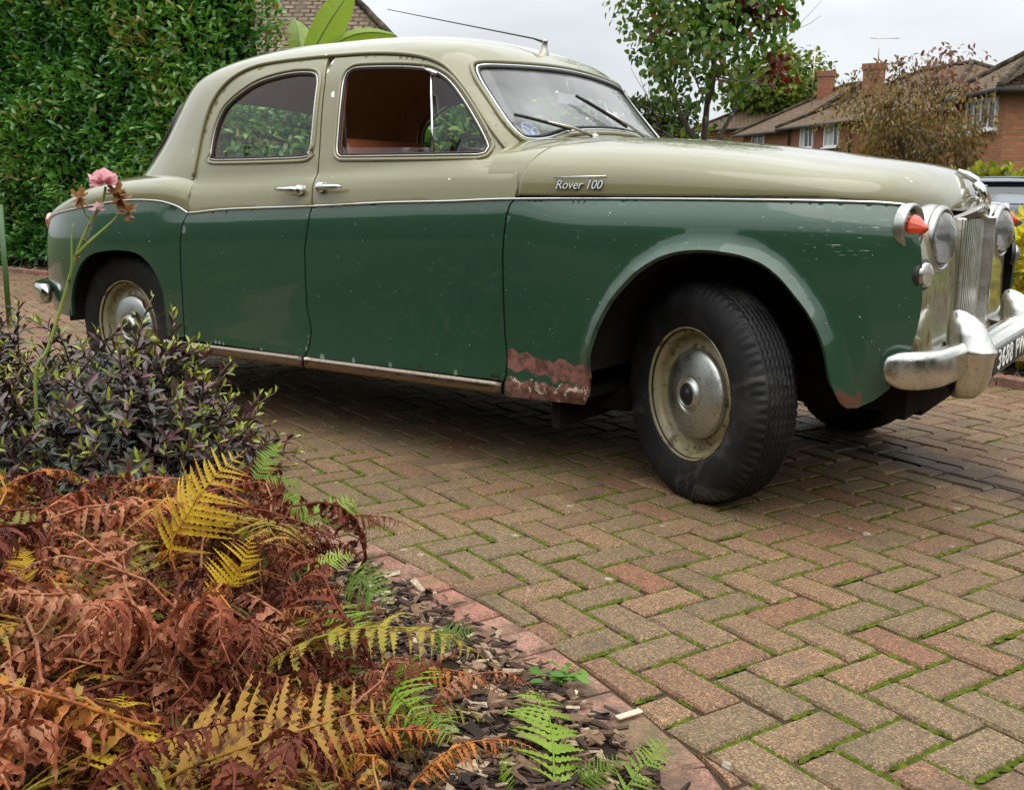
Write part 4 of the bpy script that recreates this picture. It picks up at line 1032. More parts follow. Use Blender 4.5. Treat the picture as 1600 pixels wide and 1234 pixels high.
for sg in (-1, 1):   # overriders
    lv = [(.368, .030, .036, .712), (.385, .043, .046, .716), (.43, .053, .051, .722), (.485, .058, .054, .722), (.497, .064, .057, .721), (.506, .066, .058, .719), (.514, .060, .055, .716), (.55, .054, .052, .708), (.582, .044, .044, .698), (.603, .031, .032, .688), (.615, .018, .019, .681), (.620, .004, .005, .678)]
    V = []; n = 22
    for z, rx, ry, xc in lv:
        for t in np.linspace(0, 2 * np.pi, n, endpoint=False): V.append((xc - .042 + rx * math.cos(t) * (1.15 if math.cos(t) > 0 else 1), sg * .435 + 1.12 * ry * np.sign(math.sin(t)) * abs(math.sin(t)) ** .8, z))
    F = [(i * n + k, i * n + (k + 1) % n, (i + 1) * n + (k + 1) % n, (i + 1) * n + k) for i in range(len(lv) - 1) for k in range(n)] + [tuple(range(n))[::-1]]
    obj('overrider', V, F, M_BUMP, fb)
    MB().tube([(.45, sg * .36, .50), (.58, sg * .36, .495), (.66, sg * .36, .48)], .022, 8).build('bumper_iron', M_DARK, fb)
# plated centre section carrying the number plate
V = []; ysn = np.linspace(-.375, .375, 15); pf = [(.655, .530), (.700, .516), (.717, .505), (.721, .495), (.721, .412), (.713, .402), (.665, .398)]
for y in ysn:
    for x, z in pf: V.append((x, y, z))
n = len(pf); cs_ = obj('plate_holder', V, [(i * n + k, (i + 1) * n + k, (i + 1) * n + k + 1, i * n + k + 1) for i in range(14) for k in range(n - 1)] + [tuple(range(n)), tuple(14 * n + k for k in range(n))[::-1]], M_BUMP, fb, False)
np_ = MB(); np_.rbox((.7235, 0, .4535), (.006, .62, .078), .002); plate = np_.build('number_plate', M_PLATE, CAR)
for ch_, y_ in (('3', -.228), ('6', -.160), ('8', -.092), ('8', -.024), ('P', .088), ('W', .178)): text_mesh('plate_character', ch_, .088, M_WHITE, plate, ((.7275, y_, .4535), (0, 1, 0), (0, 0, 1)), .0012, 0, 1.0, 1.28)
rbp = [(-3.36, .765, .450), (-3.50, .718, .450), (-3.62, .635, .450), (-3.72, .50, .450), (-3.80, .30, .450), (-3.84, 0, .450)]
V, F = sweep([(x, -y, z) for x, y, z in rbp] + [(x, y, z) for x, y, z in rbp[-2::-1]], [(a * 1.0, b * .95) for a, b in SEC], endt); obj('rear_bumper', V, F, M_CHROME, CAR)
for sg in (-1, 1):
    c = np.array([-3.655, sg * .525, .785]); V, F = revolve([(.0004, .03), (.02, .028), (.030, .02), (.033, .0), (.033, -.05)], 20, c, (-.85, sg * .5, 0.1)); V[:, 2] = c[2] + (V[:, 2] - c[2]) * 1.3; obj('tail_lamp', V, F, M_RED, CAR)
# ---------------- wheels
def tyre_mesh():
    nA = 300; out_r = .3450
    prof = []   # (axial, radius) outer side to inner side
    side = [(.066, .198), (.074, .205), (.081, .222), (.085, .245), (.0865, .268), (.085, .290), (.081, .308), (.0745, .3225), (.068, .331), (.062, .3365)]
    tread = [(a, .3385 + .0065 * (1 - (a / .06) ** 2)) for a in np.linspace(.058, -.058, 53)]
    prof = side + tread + [(-a, r) for a, r in side[::-1]]
    A = np.array(prof); th = np.linspace(0, 2 * np.pi, nA, endpoint=False); k = len(A)
    ax = np.repeat(A[None, :, 0], nA, 0); rr = np.repeat(A[None, :, 1], nA, 0); TH = np.repeat(th[:, None], k, 1)
    tri = np.abs(((TH / (2 * np.pi) * 75) % 1) - .5) * 2 - .5
    for g in (-.040, -.024, -.008, .008, .024, .040):
        d = np.abs(ax - g - tri * .0062); rr = rr - .0062 * np.clip(1 - (d / .0036) ** 2, 0, 1) * (np.abs(ax) < .0575)
    ph = ((TH / (2 * np.pi) * 75) % 1); sip = (ph < .38) & (np.abs(ax) > .050) & (rr > .318)
    rr = rr - .0060 * sip * np.clip((np.abs(ax) - .049) / .006, 0, 1)
    rib = (np.abs(rr - .300) < .002) & (np.abs(ax) > .07); ax = ax + np.sign(ax) * .0015 * rib
    # weight on the tread: flat where it meets the ground
    X = rr * np.sin(TH); Z = rr * np.cos(TH); low_ = np.clip(-Z - .3345, 0, None); Z = np.maximum(Z, -.3345 - low_ * .05); ax = ax * (1 + 1.4 * np.clip(-Z - .29, 0, 1))
    V = np.stack([X, ax, Z], -1).reshape(-1, 3)
    F = np.array([(i * k + j, i * k + j + 1, ((i + 1) % nA) * k + j + 1, ((i + 1) % nA) * k + j) for i in range(nA) for j in range(k - 1)])
    return V, F
TV, TF = tyre_mesh()
# outward side is +y in wheel space
ty_me = mesh_np('tyre', TV, TF, True, [M_TYRE])
rimp = [(.201, .071), (.2065, .078), (.2085, .074), (.206, .066), (.196, .060), (.188, .056), (.184, .040), (.180, .028), (.170, .022), (.160, .024), (.152, .030), (.142, .033), (.10, .033), (.02, .033)]
RV, RF = revolve([(r, a) for r, a in rimp], 60, (0, 0, 0), (0, 1, 0)); rim_me = mesh_np('wheel', RV, [f[::-1] for f in RF], True, [M_WHEEL])
hubp = [(.1405, .036), (.1400, .046), (.136, .054), (.126, .058), (.105, .064), (.080, .069), (.062, .0715), (.056, .0715), (.0545, .068), (.051, .068), (.046, .077), (.042, .081), (.036, .083), (.033, .079)]
HV, HF = revolve(hubp, 56, (0, 0, 0), (0, 1, 0)); hub_me = mesh_np('hubcap', HV, [f[::-1] for f in HF], True, [M_HUB])
BV, BF = revolve([(.034, .075), (.031, .083), (.028, .081), (.021, .079), (.016, .084), (.010, .086), (.0004, .087)], 32, (0, 0, 0), (0, 1, 0)); cap_me = mesh_np('hub_centre', BV, [f[::-1] for f in BF], True, [M_PLATE])
STEER = .50
for (x, y, st_) in ((0, -1, STEER), (0, 1, STEER), (-2.82, -1, 0), (-2.82, 1, 0)):
    if x == 0:
        n_ = np.array([-math.sin(st_), -math.cos(st_)]) * (1 if y < 0 else -1); c = np.array([.0, y * .600]) + n_ * (.068 if y < 0 else .068)
    else: c = np.array([x, y * .652])
    w = bpy.data.objects.new('wheel', rim_me); link(w, CAR); w.location = (c[0], c[1], .3345)
    # wheel space +y must point out of the car
    w.rotation_euler = (0, 0, (math.pi if y < 0 else 0) - st_)
    link(bpy.data.objects.new('tyre', ty_me), w); h = link(bpy.data.objects.new('hubcap', hub_me), w); link(bpy.data.objects.new('hub_centre', cap_me), w)
# ---------------- wheel wells and underside
def well(x, sg, r, zc):
    a = np.linspace(-.02, math.pi + .02, 30); V = []; ym = (.775, .33)
    for y in ym:
        for t in a: V.append((x + r * math.cos(t), sg * y, zc + r * math.sin(t) * .96))
    m = 30; F = [(k, k + 1, m + k + 1, m + k) for k in range(m - 1)] + [tuple(m + k for k in range(m))]
    obj('wheel_well', V, F, M_DARK, CAR, True)
for sg in (-1, 1): well(.01, sg, .405, .385); well(-2.80, sg, .385, .345)
ub = MB(); ub.box((-1.42, 0, .285), (1.95, 1.44, .03)); ub.box((-3.25, 0, .36), (.75, 1.1, .05)); ub.box((-1.4, -.42, .24), (2.0, .09, .09)); ub.box((-1.4, .42, .24), (2.0, .09, .09)); ub.box((.28, 0, .33), (.50, .60, .12)); ub.tube([(-.02, -.55, .28), (-.02, .55, .28)], .028, 8); ub.tube([(-2.82, -.6, .33), (-2.82, .6, .33)], .045, 8)
ub.tube([(.2, .25, .22), (-2.0, .25, .2), (-3.6, .3, .26)], .028, 8); ub.box((.515, 0, .40), (.05, 1.1, .20)); ub.box((-.56, 0, .52), (.03, 1.40, .72)); ub.box((-2.36, 0, .60), (.03, 1.36, .52))
ub.build('underbody', M_DARK, CAR)
# ---------------- cabin
def trim(sg):
    outer = [(-2.30, .34), (-.72, .34), (-.74, 1.0)] + [(x - .005, z - .012) for x, z in GUTS[::-1] if z > 1.03] + [(-2.29, .98)]
    panel('side_trim', outer, [grow(WR_S, .012), grow(WF_S, .012)], lambda x, z: np.stack([x, sg * (W(x, z, False) - .038), z], -1), M_BROWN, CAR, sp=.05, bs=.03, thick=.01, out=(0, -sg, 0))
both(trim)
def cushion(name, c, size, r, mat, par, rot=(0, 0, 0)):
    bm = bmesh.new(); bmesh.ops.create_cube(bm, size=1.0); bmesh.ops.scale(bm, vec=size, verts=bm.verts); bmesh.ops.bevel(bm, geom=bm.edges[:], offset=r, segments=4, profile=.5, affect='EDGES')
    me = bpy.data.meshes.new(name); bm.to_mesh(me); bm.free(); me.materials.append(mat); me.polygons.foreach_set('use_smooth', [True] * len(me.polygons))
    o = bpy.data.objects.new(name, me); o.location = c; o.rotation_euler = rot; return link(o, par)
s1 = cushion('rear_seat', (-2.12, 0, .60), (.52, 1.26, .24), .06, M_SEAT, CAR); 
for k in (-.42, 0, .42): cushion('seat_back', (-2.36, k, .82), (.16, .415, .54), .05, M_SEAT, s1, (0, -.22, 0)).matrix_parent_inverse = Matrix.Translation(s1.location).inverted()
cushion('parcel_shelf', (-2.58, 0, .985), (.42, 1.1, .04), .015, M_BROWN, CAR)
for k in (-.36, .36):
    s2 = cushion('front_seat', (-1.28, k, .58), (.50, .54, .20), .06, M_SEATF, CAR)
    cushion('seat_back', (-1.585, k, .835), (.15, .56, .62), .06, M_SEATF, s2, (0, -.16, 0)).matrix_parent_inverse = Matrix.Translation(s2.location).inverted()
cushion('dashboard', (-.83, 0, .985), (.20, 1.22, .17), .05, M_DASH, CAR)
sw = empty('steering_wheel', (-1.045, -.36, .985), 0, CAR)
a = np.linspace(0, 2 * np.pi, 40, endpoint=False); e1 = np.array([0, 1, 0]); e2 = np.array([-.45, 0, .89])
bpy.data.objects.remove(sw)
V, F = tube([np.array([-1.06, -.36, .965]) + .205 * (math.cos(t) * e1 + math.sin(t) * e2) for t in a], .011, 8, True); sw = obj('steering_wheel', V, F, M_PLATE, CAR)
mb = MB()
for t in (.25, math.pi - .25, 4.71): mb.tube([np.array([-1.04, -.36, .955]), np.array([-1.06, -.36, .965]) + .205 * (math.cos(t) * e1 + math.sin(t) * e2)], .007, 6)
mb.tube([(-1.04, -.36, .955), (-.80, -.36, .84)], .025, 8); mb.build('steering_spokes', M_PLATE, sw)
# inside mirror, far-side belt strap, sun visors
mi = MB(); mi.rbox((-.955, .0, 1.305), (.018, .20, .055), .008); mi.tube([(-.955, 0, 1.33), (-.975, 0, 1.40)], .006, 6); mi.build('rear_view_mirror', M_CHROME, CAR)
for sg in (-1, 1):
    MB().tube([(-1.60, sg * .605, 1.33), (-1.58, sg * .62, 1.1), (-1.52, sg * .63, .75)], .018, 6, flat=((0, 1, 0), .2)).build('belt_strap', M_BLACK, CAR)
    v_ = MB(); v_.rbox((-1.075, sg * .30, 1.392), (.02, .38, .11), .008, rot=Matrix.Rotation(1.0, 3, 'Y')); v_.build('sun_visor', M_BROWN, CAR)
# ================================================================ vegetation
LEAF_T = np.array([(0, 2, 1), (0, 3, 2), (1, 2, 5), (1, 5, 4), (2, 3, 6), (2, 6, 5), (4, 5, 7), (5, 6, 7)])
def leaf_verts(l, w, fold=.12, curl=.1, a=.30, b=.68, wa=.85, wb=.9):
    """leaf along +y, 8 vertices: base, three at a, three at b, tip"""
    return np.array([(0, 0, 0), (-w / 2 * wa, a * l, fold * w), (0, a * l, 0), (w / 2 * wa, a * l, fold * w), (-w / 2 * wb, b * l, fold * w - curl * l * .35), (0, b * l, -curl * l * .45), (w / 2 * wb, b * l, fold * w - curl * l * .35), (0, l, -curl * l)])
def orient(D, N):
    """rotation matrices with y = D and z close to N"""
    D = D / (np.linalg.norm(D, axis=1)[:, None] + 1e-9); X = np.cross(D, N); X /= np.linalg.norm(X, axis=1)[:, None] + 1e-9
    return np.stack([X, D, np.cross(X, D)], -1)
def leaf_mat(name, stops, rough=.4, per_object=False, trans=.35, spec=.5, var=.5, coat=0.0):
    m = NT(name); r = m.orand() if per_object else m.attr('tint'); c = m.ramp(r, stops)
    bf = m.n('ShaderNodeNewGeometry').outputs['Backfacing']; c2 = m.mix(m.math('MULTIPLY', bf, .5), c, m.mix(1.0, c, (1.3, 1.35, 1.2), 'MULTIPLY'))
    m.set(color=c2, rough=rough, spec=spec, coat=coat)
    t = m.n('ShaderNodeBsdfTranslucent'); m.put(t.inputs[0], m.mix(1.0, c, (1.25, 1.3, .6), 'MULTIPLY')); mx = m.n('ShaderNodeMixShader'); mx.inputs[0].default_value = trans
    m.t.links.new(m.b.outputs[0], mx.inputs[1]); m.t.links.new(t.outputs[0], mx.inputs[2]); m.t.links.new(mx.outputs[0], m.out.inputs[0]); return m.m
def foliage(parent, LV, P, Rm, S, mats, tint, n_ind=300, names=('leaf', 'foliage'), visible=None):
    """leaves at P with rotation Rm and scale S: the nearest n_ind in view are objects, the rest one mesh"""
    n = len(P); d = np.linalg.norm(P - CP, axis=1); vis = np.array([in_view(p) for p in P]) if n_ind else np.zeros(n, bool)
    if visible is not None: vis &= visible
    order = np.lexsort((d, ~vis)); ind = order[:n_ind] if n_ind else np.array([], int); rest = order[n_ind:] if n_ind else order
    me = mesh_np(names[0], LV, LEAF_T, True, [mats[1]])
    org = np.array(parent.matrix_world.translation) if parent is None else np.array(parent.location)
    for i in ind:
        o = bpy.data.objects.new(names[0], me); link(o, parent); M = Matrix(np.array(Rm[i]).tolist()).to_4x4() @ Matrix.Scale(float(S[i]), 4); M.translation = Vector(P[i] - org); o.matrix_basis = M
    V = np.einsum('nij,kj->nki', Rm[rest], LV) * S[rest][:, None, None] + P[rest][:, None] - org
    F = (LEAF_T[None] + (np.arange(len(rest)) * len(LV))[:, None, None]).reshape(-1, 3)
    o = obj(names[1], V.reshape(-1, 3), F, mats[0], parent, True, attrs={'tint': ('FACE', np.repeat(tint[rest], len(LEAF_T)))}); tag(o, kind='stuff'); return o
def lumpy_box(lo, hi, step, amp, seed):
    """closed box with an uneven surface"""
    bm = bmesh.new(); bmesh.ops.create_cube(bm, size=1); lo = np.array(lo, float); hi = np.array(hi, float)
    for v in bm.verts: v.co = Vector(lo + (np.array(v.co) + .5) * (hi - lo))
    k = max(2, int(max(hi - lo) / step)); bmesh.ops.subdivide_edges(bm, edges=bm.edges[:], cuts=min(k, 30), use_grid_fill=True)
    for v in bm.verts:
        q = v.co * 1.1 + Vector((seed, 0, 0)); v.co += Vector((mnoise.noise(q), mnoise.noise(q + Vector((9, 1, 0))), mnoise.noise(q + Vector((3, 8, 2))))) * amp
    V = np.array([tuple(v.co) for v in bm.verts]); F = [tuple(x.index for x in f.verts) for f in bm.faces]; bm.free(); return V, F
M_INNER = simple('shaded_core', (.012, .014, .006), 1.0, var=.5, scale=6, spec=.0)
M_BARK = simple('grey_brown_bark', (.095, .075, .055), .9, var=.45, scale=18, bump=.6, bscale=40)
M_BARKD = simple('dark_twig_bark', (.045, .030, .024), .85, var=.4, scale=30, bump=.4, bscale=80)
# ---------------- laurel hedge
def box_surface(rg, lo, hi, n, faces):
    """random points and outward normals on chosen faces of a box: '-y','+x','+z',..."""
    lo = np.array(lo, float); hi = np.array(hi, float); A = []
    for f in faces:
        ax = 'xyz'.index(f[1]); o = [i for i in range(3) if i != ax]; A.append((hi - lo)[o].prod())
    pick = rg.choice(len(faces), n, p=np.array(A) / sum(A)); P = lo + rg.uniform(0, 1, (n, 3)) * (hi - lo); N = np.zeros((n, 3))
    for k, f in enumerate(faces):
        ax = 'xyz'.index(f[1]); s = 1 if f[0] == '+' else -1; i = pick == k; P[i, ax] = (hi if s > 0 else lo)[ax]; N[i, ax] = s
    return P, N
def hedge(name, label, lo, hi, n, leaf, mats, faces, depth, seed, n_ind, size=(.75, 1.2), lump=.16, core=.35, cat='hedge'):
    rg = np.random.default_rng(seed); base = ((lo[0] + hi[0]) / 2, (lo[1] + hi[1]) / 2, 0); root = empty(name, base); tag(root, label, cat)
    P, N = box_surface(rg, lo, hi, n, faces)
    ph = np.array([mnoise.noise(Vector(p * 1.3)) + .6 * mnoise.noise(Vector(p * 3.1)) for p in P])
    P = P + N * (ph[:, None] * lump) - N * (rg.beta(1, 3.0, n) * depth)[:, None] + rg.normal(0, .03, (n, 3))
    D = N * rg.uniform(.3, 1.0, (n, 1)) + rg.normal(0, .5, (n, 3)) + np.array([0, 0, .30]); UPN = N * .45 + np.array([0, 0, .9]) + rg.normal(0, .38, (n, 3))
    Rm = orient(D, UPN); S = rg.uniform(size[0], size[1], n); t = np.clip(.5 + .9 * ph * .5 + rg.normal(0, .22, n), 0, 1)
    foliage(root, leaf, P, Rm, S, mats, t, n_ind)
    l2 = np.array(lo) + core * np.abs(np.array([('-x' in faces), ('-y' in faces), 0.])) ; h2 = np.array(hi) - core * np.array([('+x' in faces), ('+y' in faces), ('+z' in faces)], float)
    V, F = lumpy_box(l2, h2, .3, .10, seed); obj('dark_core', V - np.array(base), F, M_INNER, root, True)  # dark box added inside to stop light passing through the leaves
    return root
LAUREL = [(0, (.028, .105, .016)), (.4, (.062, .195, .030)), (.75, (.12, .28, .045)), (.96, (.22, .36, .08)), (1, (.26, .19, .05))]
ML = (leaf_mat('laurel_leaf', LAUREL, .30, False, .28, .7), leaf_mat('laurel_leaf_near', LAUREL, .30, True, .28, .7))
hedge('laurel_hedge', 'tall glossy dark green laurel hedge behind the car boot', (-14.5, 3.55, .12), (-7.5, 4.75, 4.1), 42000, leaf_verts(.098, .039, .10, .14), ML, ['-y', '+x'], .42, 21, 300)
PRIV = [(0, (.013, .026, .007)), (.5, (.028, .050, .012)), (.85, (.06, .085, .02)), (1, (.15, .14, .03))]
MP = (leaf_mat('privet_leaf', PRIV, .5, False, .25, .3), leaf_mat('privet_leaf_near', PRIV, .5, True, .25, .3))
hedge('low_laurel_hedge', 'lower laurel hedge seen through the side windows of the old car', (-7.4, 3.75, .1), (-3.4, 4.6, 1.82), 9000, leaf_verts(.11, .044, .10, .14), ML, ['-y', '+x', '+z'], .3, 24, 0, lump=.10, core=.25)
hedge('privet_hedge', 'dark clipped hedge with small leaves beyond the windscreen', (-11.5, 9.1, .0), (-5.0, 10.2, 2.18), 15000, leaf_verts(.085, .042), MP, ['-y', '+x', '+z'], .22, 22, 0, lump=.08, core=.2)
hedge('added_rear_hedge', 'added unseen green hedge behind the camera, darkening reflections in the car side', (-22, -12.2, 0), (16, -10.8, 3.6), 6000, leaf_verts(.40, .22), MP, ['+y', '+z'], .2, 23, 0, lump=.25, core=.08)  # added out of view so the car side mirrors less low sky
hedge('added_side_hedge', 'added unseen green hedge ahead of the car, darkening reflections in its nose', (7.2, -9, 0), (8.2, 4.5, 2.1), 3500, leaf_verts(.34, .2), MP, ['-x', '+z'], .2, 25, 0, lump=.2, core=.08)  # added out of view to dim what nose and bumper mirror
# ---------------- trees
def limb(mb, p, d, L, r, depth, rg, tips, spread=.55, up=.25, seg=5, kids=(2, 4)):
    pts = [np.array(p)]; d = np.array(d, float); d /= np.linalg.norm(d)
    for i in range(seg): d = d + rg.normal(0, .10, 3) + np.array([0, 0, up * .06]); d /= np.linalg.norm(d); pts.append(pts[-1] + d * L / seg)
    rr = np.linspace(r, r * .55, seg + 1); mb.tube(pts, rr, 7 if r > .02 else 5, caps=True)
    if depth == 0: tips.append((pts[-1], d, pts)); return
    for k in range(rg.integers(*kids) + 1):
        i = rg.integers(2, seg + 1) if k else seg; nd = d + rg.normal(0, spread, 3); nd[2] += up; limb(mb, pts[i], nd, L * rg.uniform(.55, .8), rr[i] * rg.uniform(.5, .75), depth - 1, rg, tips, spread, up, seg, kids)
def tree(name, label, base, build, crown_c, crown_r, n, leaf, mats, seed, n_ind=0, trunk_mat=None, droop=.0, clump=1.0, size=(.7, 1.25), hollow=.3, cut=None):
    rg = np.random.default_rng(seed); root = empty(name, base); tag(root, label, 'tree'); mb = MB(); tips = []
    build(mb, rg, tips); V = np.concatenate(mb.V) - np.array(base); obj('trunk', V, mb.F, trunk_mat or M_BARK, root, True)
    cc = np.array(crown_c, float); cr = np.array(crown_r, float)
    # clump centres spread through the crown, some on the twigs themselves
    K = max(20, int(n / 45)); u = rg.normal(0, 1, (K, 3)); u /= np.linalg.norm(u, axis=1)[:, None]; rad = rg.uniform(hollow, 1, K) ** .6
    cen = cc + u * rad[:, None] * cr
    ends = np.array([p for _, _, pts in tips for p in pts[1:]]) if tips else cen
    pick = rg.random(n) < .45; P = np.where(pick[:, None], ends[rg.integers(0, len(ends), n)], cen[rg.integers(0, K, n)])
    P = P + rg.normal(0, 1, (n, 3)) * cr * .13 * clump
    q = (P - cc) / cr; k = np.linalg.norm(q, axis=1); P = np.where((k > 1.12)[:, None], cc + q / np.maximum(k, 1e-6)[:, None] * cr * 1.1, P)
    if cut is not None: P = P[cut(P)]; n = len(P)
    out = (P - cc) / cr; D = out * .5 + rg.normal(0, .6, (n, 3)) + np.array([0, 0, -.55 - droop]); UPN = out * .5 + np.array([0, 0, .8]) + rg.normal(0, .5, (n, 3))
    ph = np.array([mnoise.noise(Vector(p * (2.2 / cr.mean()))) for p in P]); t = np.clip(.45 + .45 * ph + rg.normal(0, .20, n), 0, 1)
    foliage(root, leaf, P, orient(D, UPN), rg.uniform(size[0], size[1], n), mats, t, n_ind); return root
def heart(l, w): return leaf_verts(l, w, .14, .18, .22, .60, 1.0, .80)
G1 = [(0, (.036, .10, .012)), (.35, (.075, .165, .020)), (.65, (.135, .225, .030)), (.90, (.20, .22, .035)), (.965, (.18, .12, .02)), (1, (.15, .030, .02))]
MT = (leaf_mat('redbud_leaf', G1, .38, False, .35), leaf_mat('redbud_leaf_near', G1, .38, True, .35))
def b1(mb, rg, tips):
    b = np.array([-2.80, 5.50, 0.])
    mb.tube([b, b + [-.01, 0, .6], b + [.0, 0, 1.25], b + [-.02, .0, 1.45]], [.055, .05, .045, .042], 8)
    for d, L, r in (((-.45, -.25, .75), .75, .03), ((.06, .05, 1.), .9, .034), ((.5, .3, .5), .85, .024), ((-.75, -.4, .25), .55, .02), ((.25, -.2, .95), .8, .024)): limb(mb, b + [-.01, 0, 1.32], d, L, r, 2, rg, tips, .5, .2)
tree('redbud_tree', 'young tree with heart-shaped green leaves and a few red ones behind the bonnet', (-2.80, 5.50, 0), b1, (-2.88, 5.42, 2.82), (.88, .75, 1.30), 5600, heart(.066, .058), MT, 31, 300, size=(.7, 1.2), hollow=.1, clump=1.0, cut=lambda P: np.hypot(P[:, 0] + 2.84, P[:, 1] - 5.45) < .18 + .62 * np.clip(P[:, 2] - 1.42, 0, 2))
RB = [o for o in bpy.data.objects if o.name.startswith('redbud_tree')][0]
MR = (leaf_mat('red_leaf', [(0, (.09, .012, .012)), (1, (.17, .03, .02))], .4), leaf_mat('red_leaf_near', [(0, (.09, .012, .012)), (1, (.17, .03, .02))], .4, True))
rg = np.random.default_rng(77); cl = np.array([(-2.302, 5.671, 2.512), (-2.243, 5.694, 2.059), (-2.512, 5.588, 2.609)]); P = cl[rg.integers(0, 3, 190)] + rg.normal(0, .07, (190, 3)); foliage(RB, heart(.075, .065), P, orient(rg.normal(0, .6, (190, 3)) + [0, 0, -.6], rg.normal(0, .5, (190, 3)) + [0, 0, .8]), rg.uniform(.7, 1.2, 190), MR, rg.random(190), 60)
G2 = [(0, (.035, .065, .010)), (.4, (.085, .125, .014)), (.75, (.17, .20, .022)), (1, (.28, .26, .03))]
MO = (leaf_mat('oak_leaf', G2, .6, False, .35, .3), leaf_mat('oak_leaf_near', G2, .6, True, .35, .3))
def b2(mb, rg, tips):
    b = np.array([-18.83, 50.74, -.1]); mb.tube([b, b + [0, 0, 3], b + [.2, 0, 5.5]], [.35, .28, .2], 8)
    for k in range(5): limb(mb, b + [.2, 0, 4.2], (rg.normal(0, .7), rg.normal(0, .7), .7), 2.2, .13, 1, rg, tips)
tree('oak_tree', 'broad yellowing green tree rising behind the far brick houses', (-18.83, 50.74, -.1), b2, (-18.83, 50.74, 6.57), (2.75, 2.4, 2.0), 6500, leaf_verts(.30, .24), MO, 32, 0, size=(.7, 1.2), hollow=.35)
G3 = [(0, (.06, .04, .016)), (.3, (.13, .078, .028)), (.55, (.21, .125, .04)), (.75, (.15, .145, .04)), (1, (.32, .18, .08))]
MM = (leaf_mat('bronze_leaf', G3, .6, False, .3, .3), leaf_mat('bronze_leaf_near', G3, .6, True, .3, .3))
def b3(mb, rg, tips):
    b = np.array([-4.31, 19.67, -.1]); mb.tube([b, b + [0, 0, 1.2], b + [.05, 0, 2.0]], [.10, .085, .07], 8)
    for k in range(9): limb(mb, b + [.03, 0, 1.75], (rg.normal(0, .9), rg.normal(0, .6), .55), .85, .035, 2, rg, tips, .6, .05)
tree('bronze_weeping_tree', 'small weeping tree with bronze brown autumn leaves before the houses', (-4.31, 19.67, -.1), b3, (-4.62, 19.6, 2.55), (1.72, 1.2, 1.15), 5200, leaf_verts(.115, .050, .1, .3), MM, 33, 0, droop=.5, size=(.6, 1.2), hollow=.2)
# sparse bronze shoots standing above that crown belong to the same tree's kind: a thin second stem
def b4(mb, rg, tips):
    b = np.array([-4.0, 19.9, -.1]); mb.tube([b, b + [0, 0, 2.2], b + [.1, 0, 3.2]], [.05, .04, .025], 6)
    for k in range(6): limb(mb, b + [.08, 0, 3.0], (rg.normal(0, .8), rg.normal(0, .4), .5), .7, .014, 1, rg, tips, .5, .0)
tree('thin_bronze_tree', 'thin twiggy tree with sparse reddish leaves topping the bronze crown', (-4.0, 19.9, -.1), b4, (-4.15, 19.9, 3.55), (1.2, .8, .42), 420, leaf_verts(.13, .06, .1, .2), (leaf_mat('sparse_leaf', [(0, (.10, .045, .03)), (1, (.25, .12, .09))], .6), leaf_mat('sparse_leaf_near', [(0, (.10, .045, .03)), (1, (.25, .12, .09))], .6, True)), 34, 0, hollow=.4, clump=1.3)
# ---------------- shrubs on the right and the far hedge
Y1 = [(0, (.20, .16, .012)), (.4, (.42, .34, .02)), (.8, (.58, .50, .04)), (1, (.36, .40, .04))]
MY = (leaf_mat('yellow_leaf', Y1, .45, False, .4, .3), leaf_mat('yellow_leaf_near', Y1, .45, True, .4, .3))
def ball_shrub(name, label, c, r, n, leaf, mats, seed, n_ind, droop=.3, stems=8):
    rg = np.random.default_rng(seed); root = empty(name, (c[0], c[1], 0)); tag(root, label, 'shrub'); base = np.array([c[0], c[1], 0]); r = np.array(r, float)
    mb = MB()
    for k in range(stems):
        e = np.array(c) + rg.normal(0, .5, 3) * r; mb.tube([base + [rg.normal(0, .05), rg.normal(0, .05), .0], (base + e) / 2 + rg.normal(0, .04, 3), e], [.012, .009, .004], 5)
    obj('stems', np.concatenate(mb.V) - base, mb.F, M_BARKD, root, True)
    u = rg.normal(0, 1, (n, 3)); u /= np.linalg.norm(u, axis=1)[:, None]; P = np.array(c) + u * r * (rg.uniform(.25, 1, n) ** .5)[:, None]; P = P[P[:, 2] > .03]; n = len(P)
    out = (P - np.array(c)) / r; D = out * .7 + rg.normal(0, .5, (n, 3)) + np.array([0, 0, -droop]); UPN = out * .4 + np.array([0, 0, .8]) + rg.normal(0, .4, (n, 3))
    foliage(root, leaf, P, orient(D, UPN), rg.uniform(.7, 1.25, n), mats, rg.random(n), n_ind); return root
ball_shrub('yellow_shrub', 'bright yellow leafy shrub beside the front of the old car', (.52, 2.72, .46), (.56, .48, .44), 3800, leaf_verts(.085, .034, .12, .2), MY, 41, 250)
ball_shrub('golden_hedge_shrub', 'yellow green clipped shrub below the right-hand brick house', (-3.19, 22.45, .75), (2.0, .7, .92), 2500, leaf_verts(.26, .15), (leaf_mat('golden_leaf', [(0, (.09, .12, .012)), (1, (.36, .36, .03))], .5), leaf_mat('golden_leaf_near', [(0, (.09, .12, .012)), (1, (.36, .36, .03))], .5, True)), 42, 0)
ball_shrub('mixed_shrub', 'loose shrub with yellowing leaves below the young tree', (-3.05, 5.75, .95), (.75, .45, .62), 1100, leaf_verts(.085, .05), MO, 43, 120)
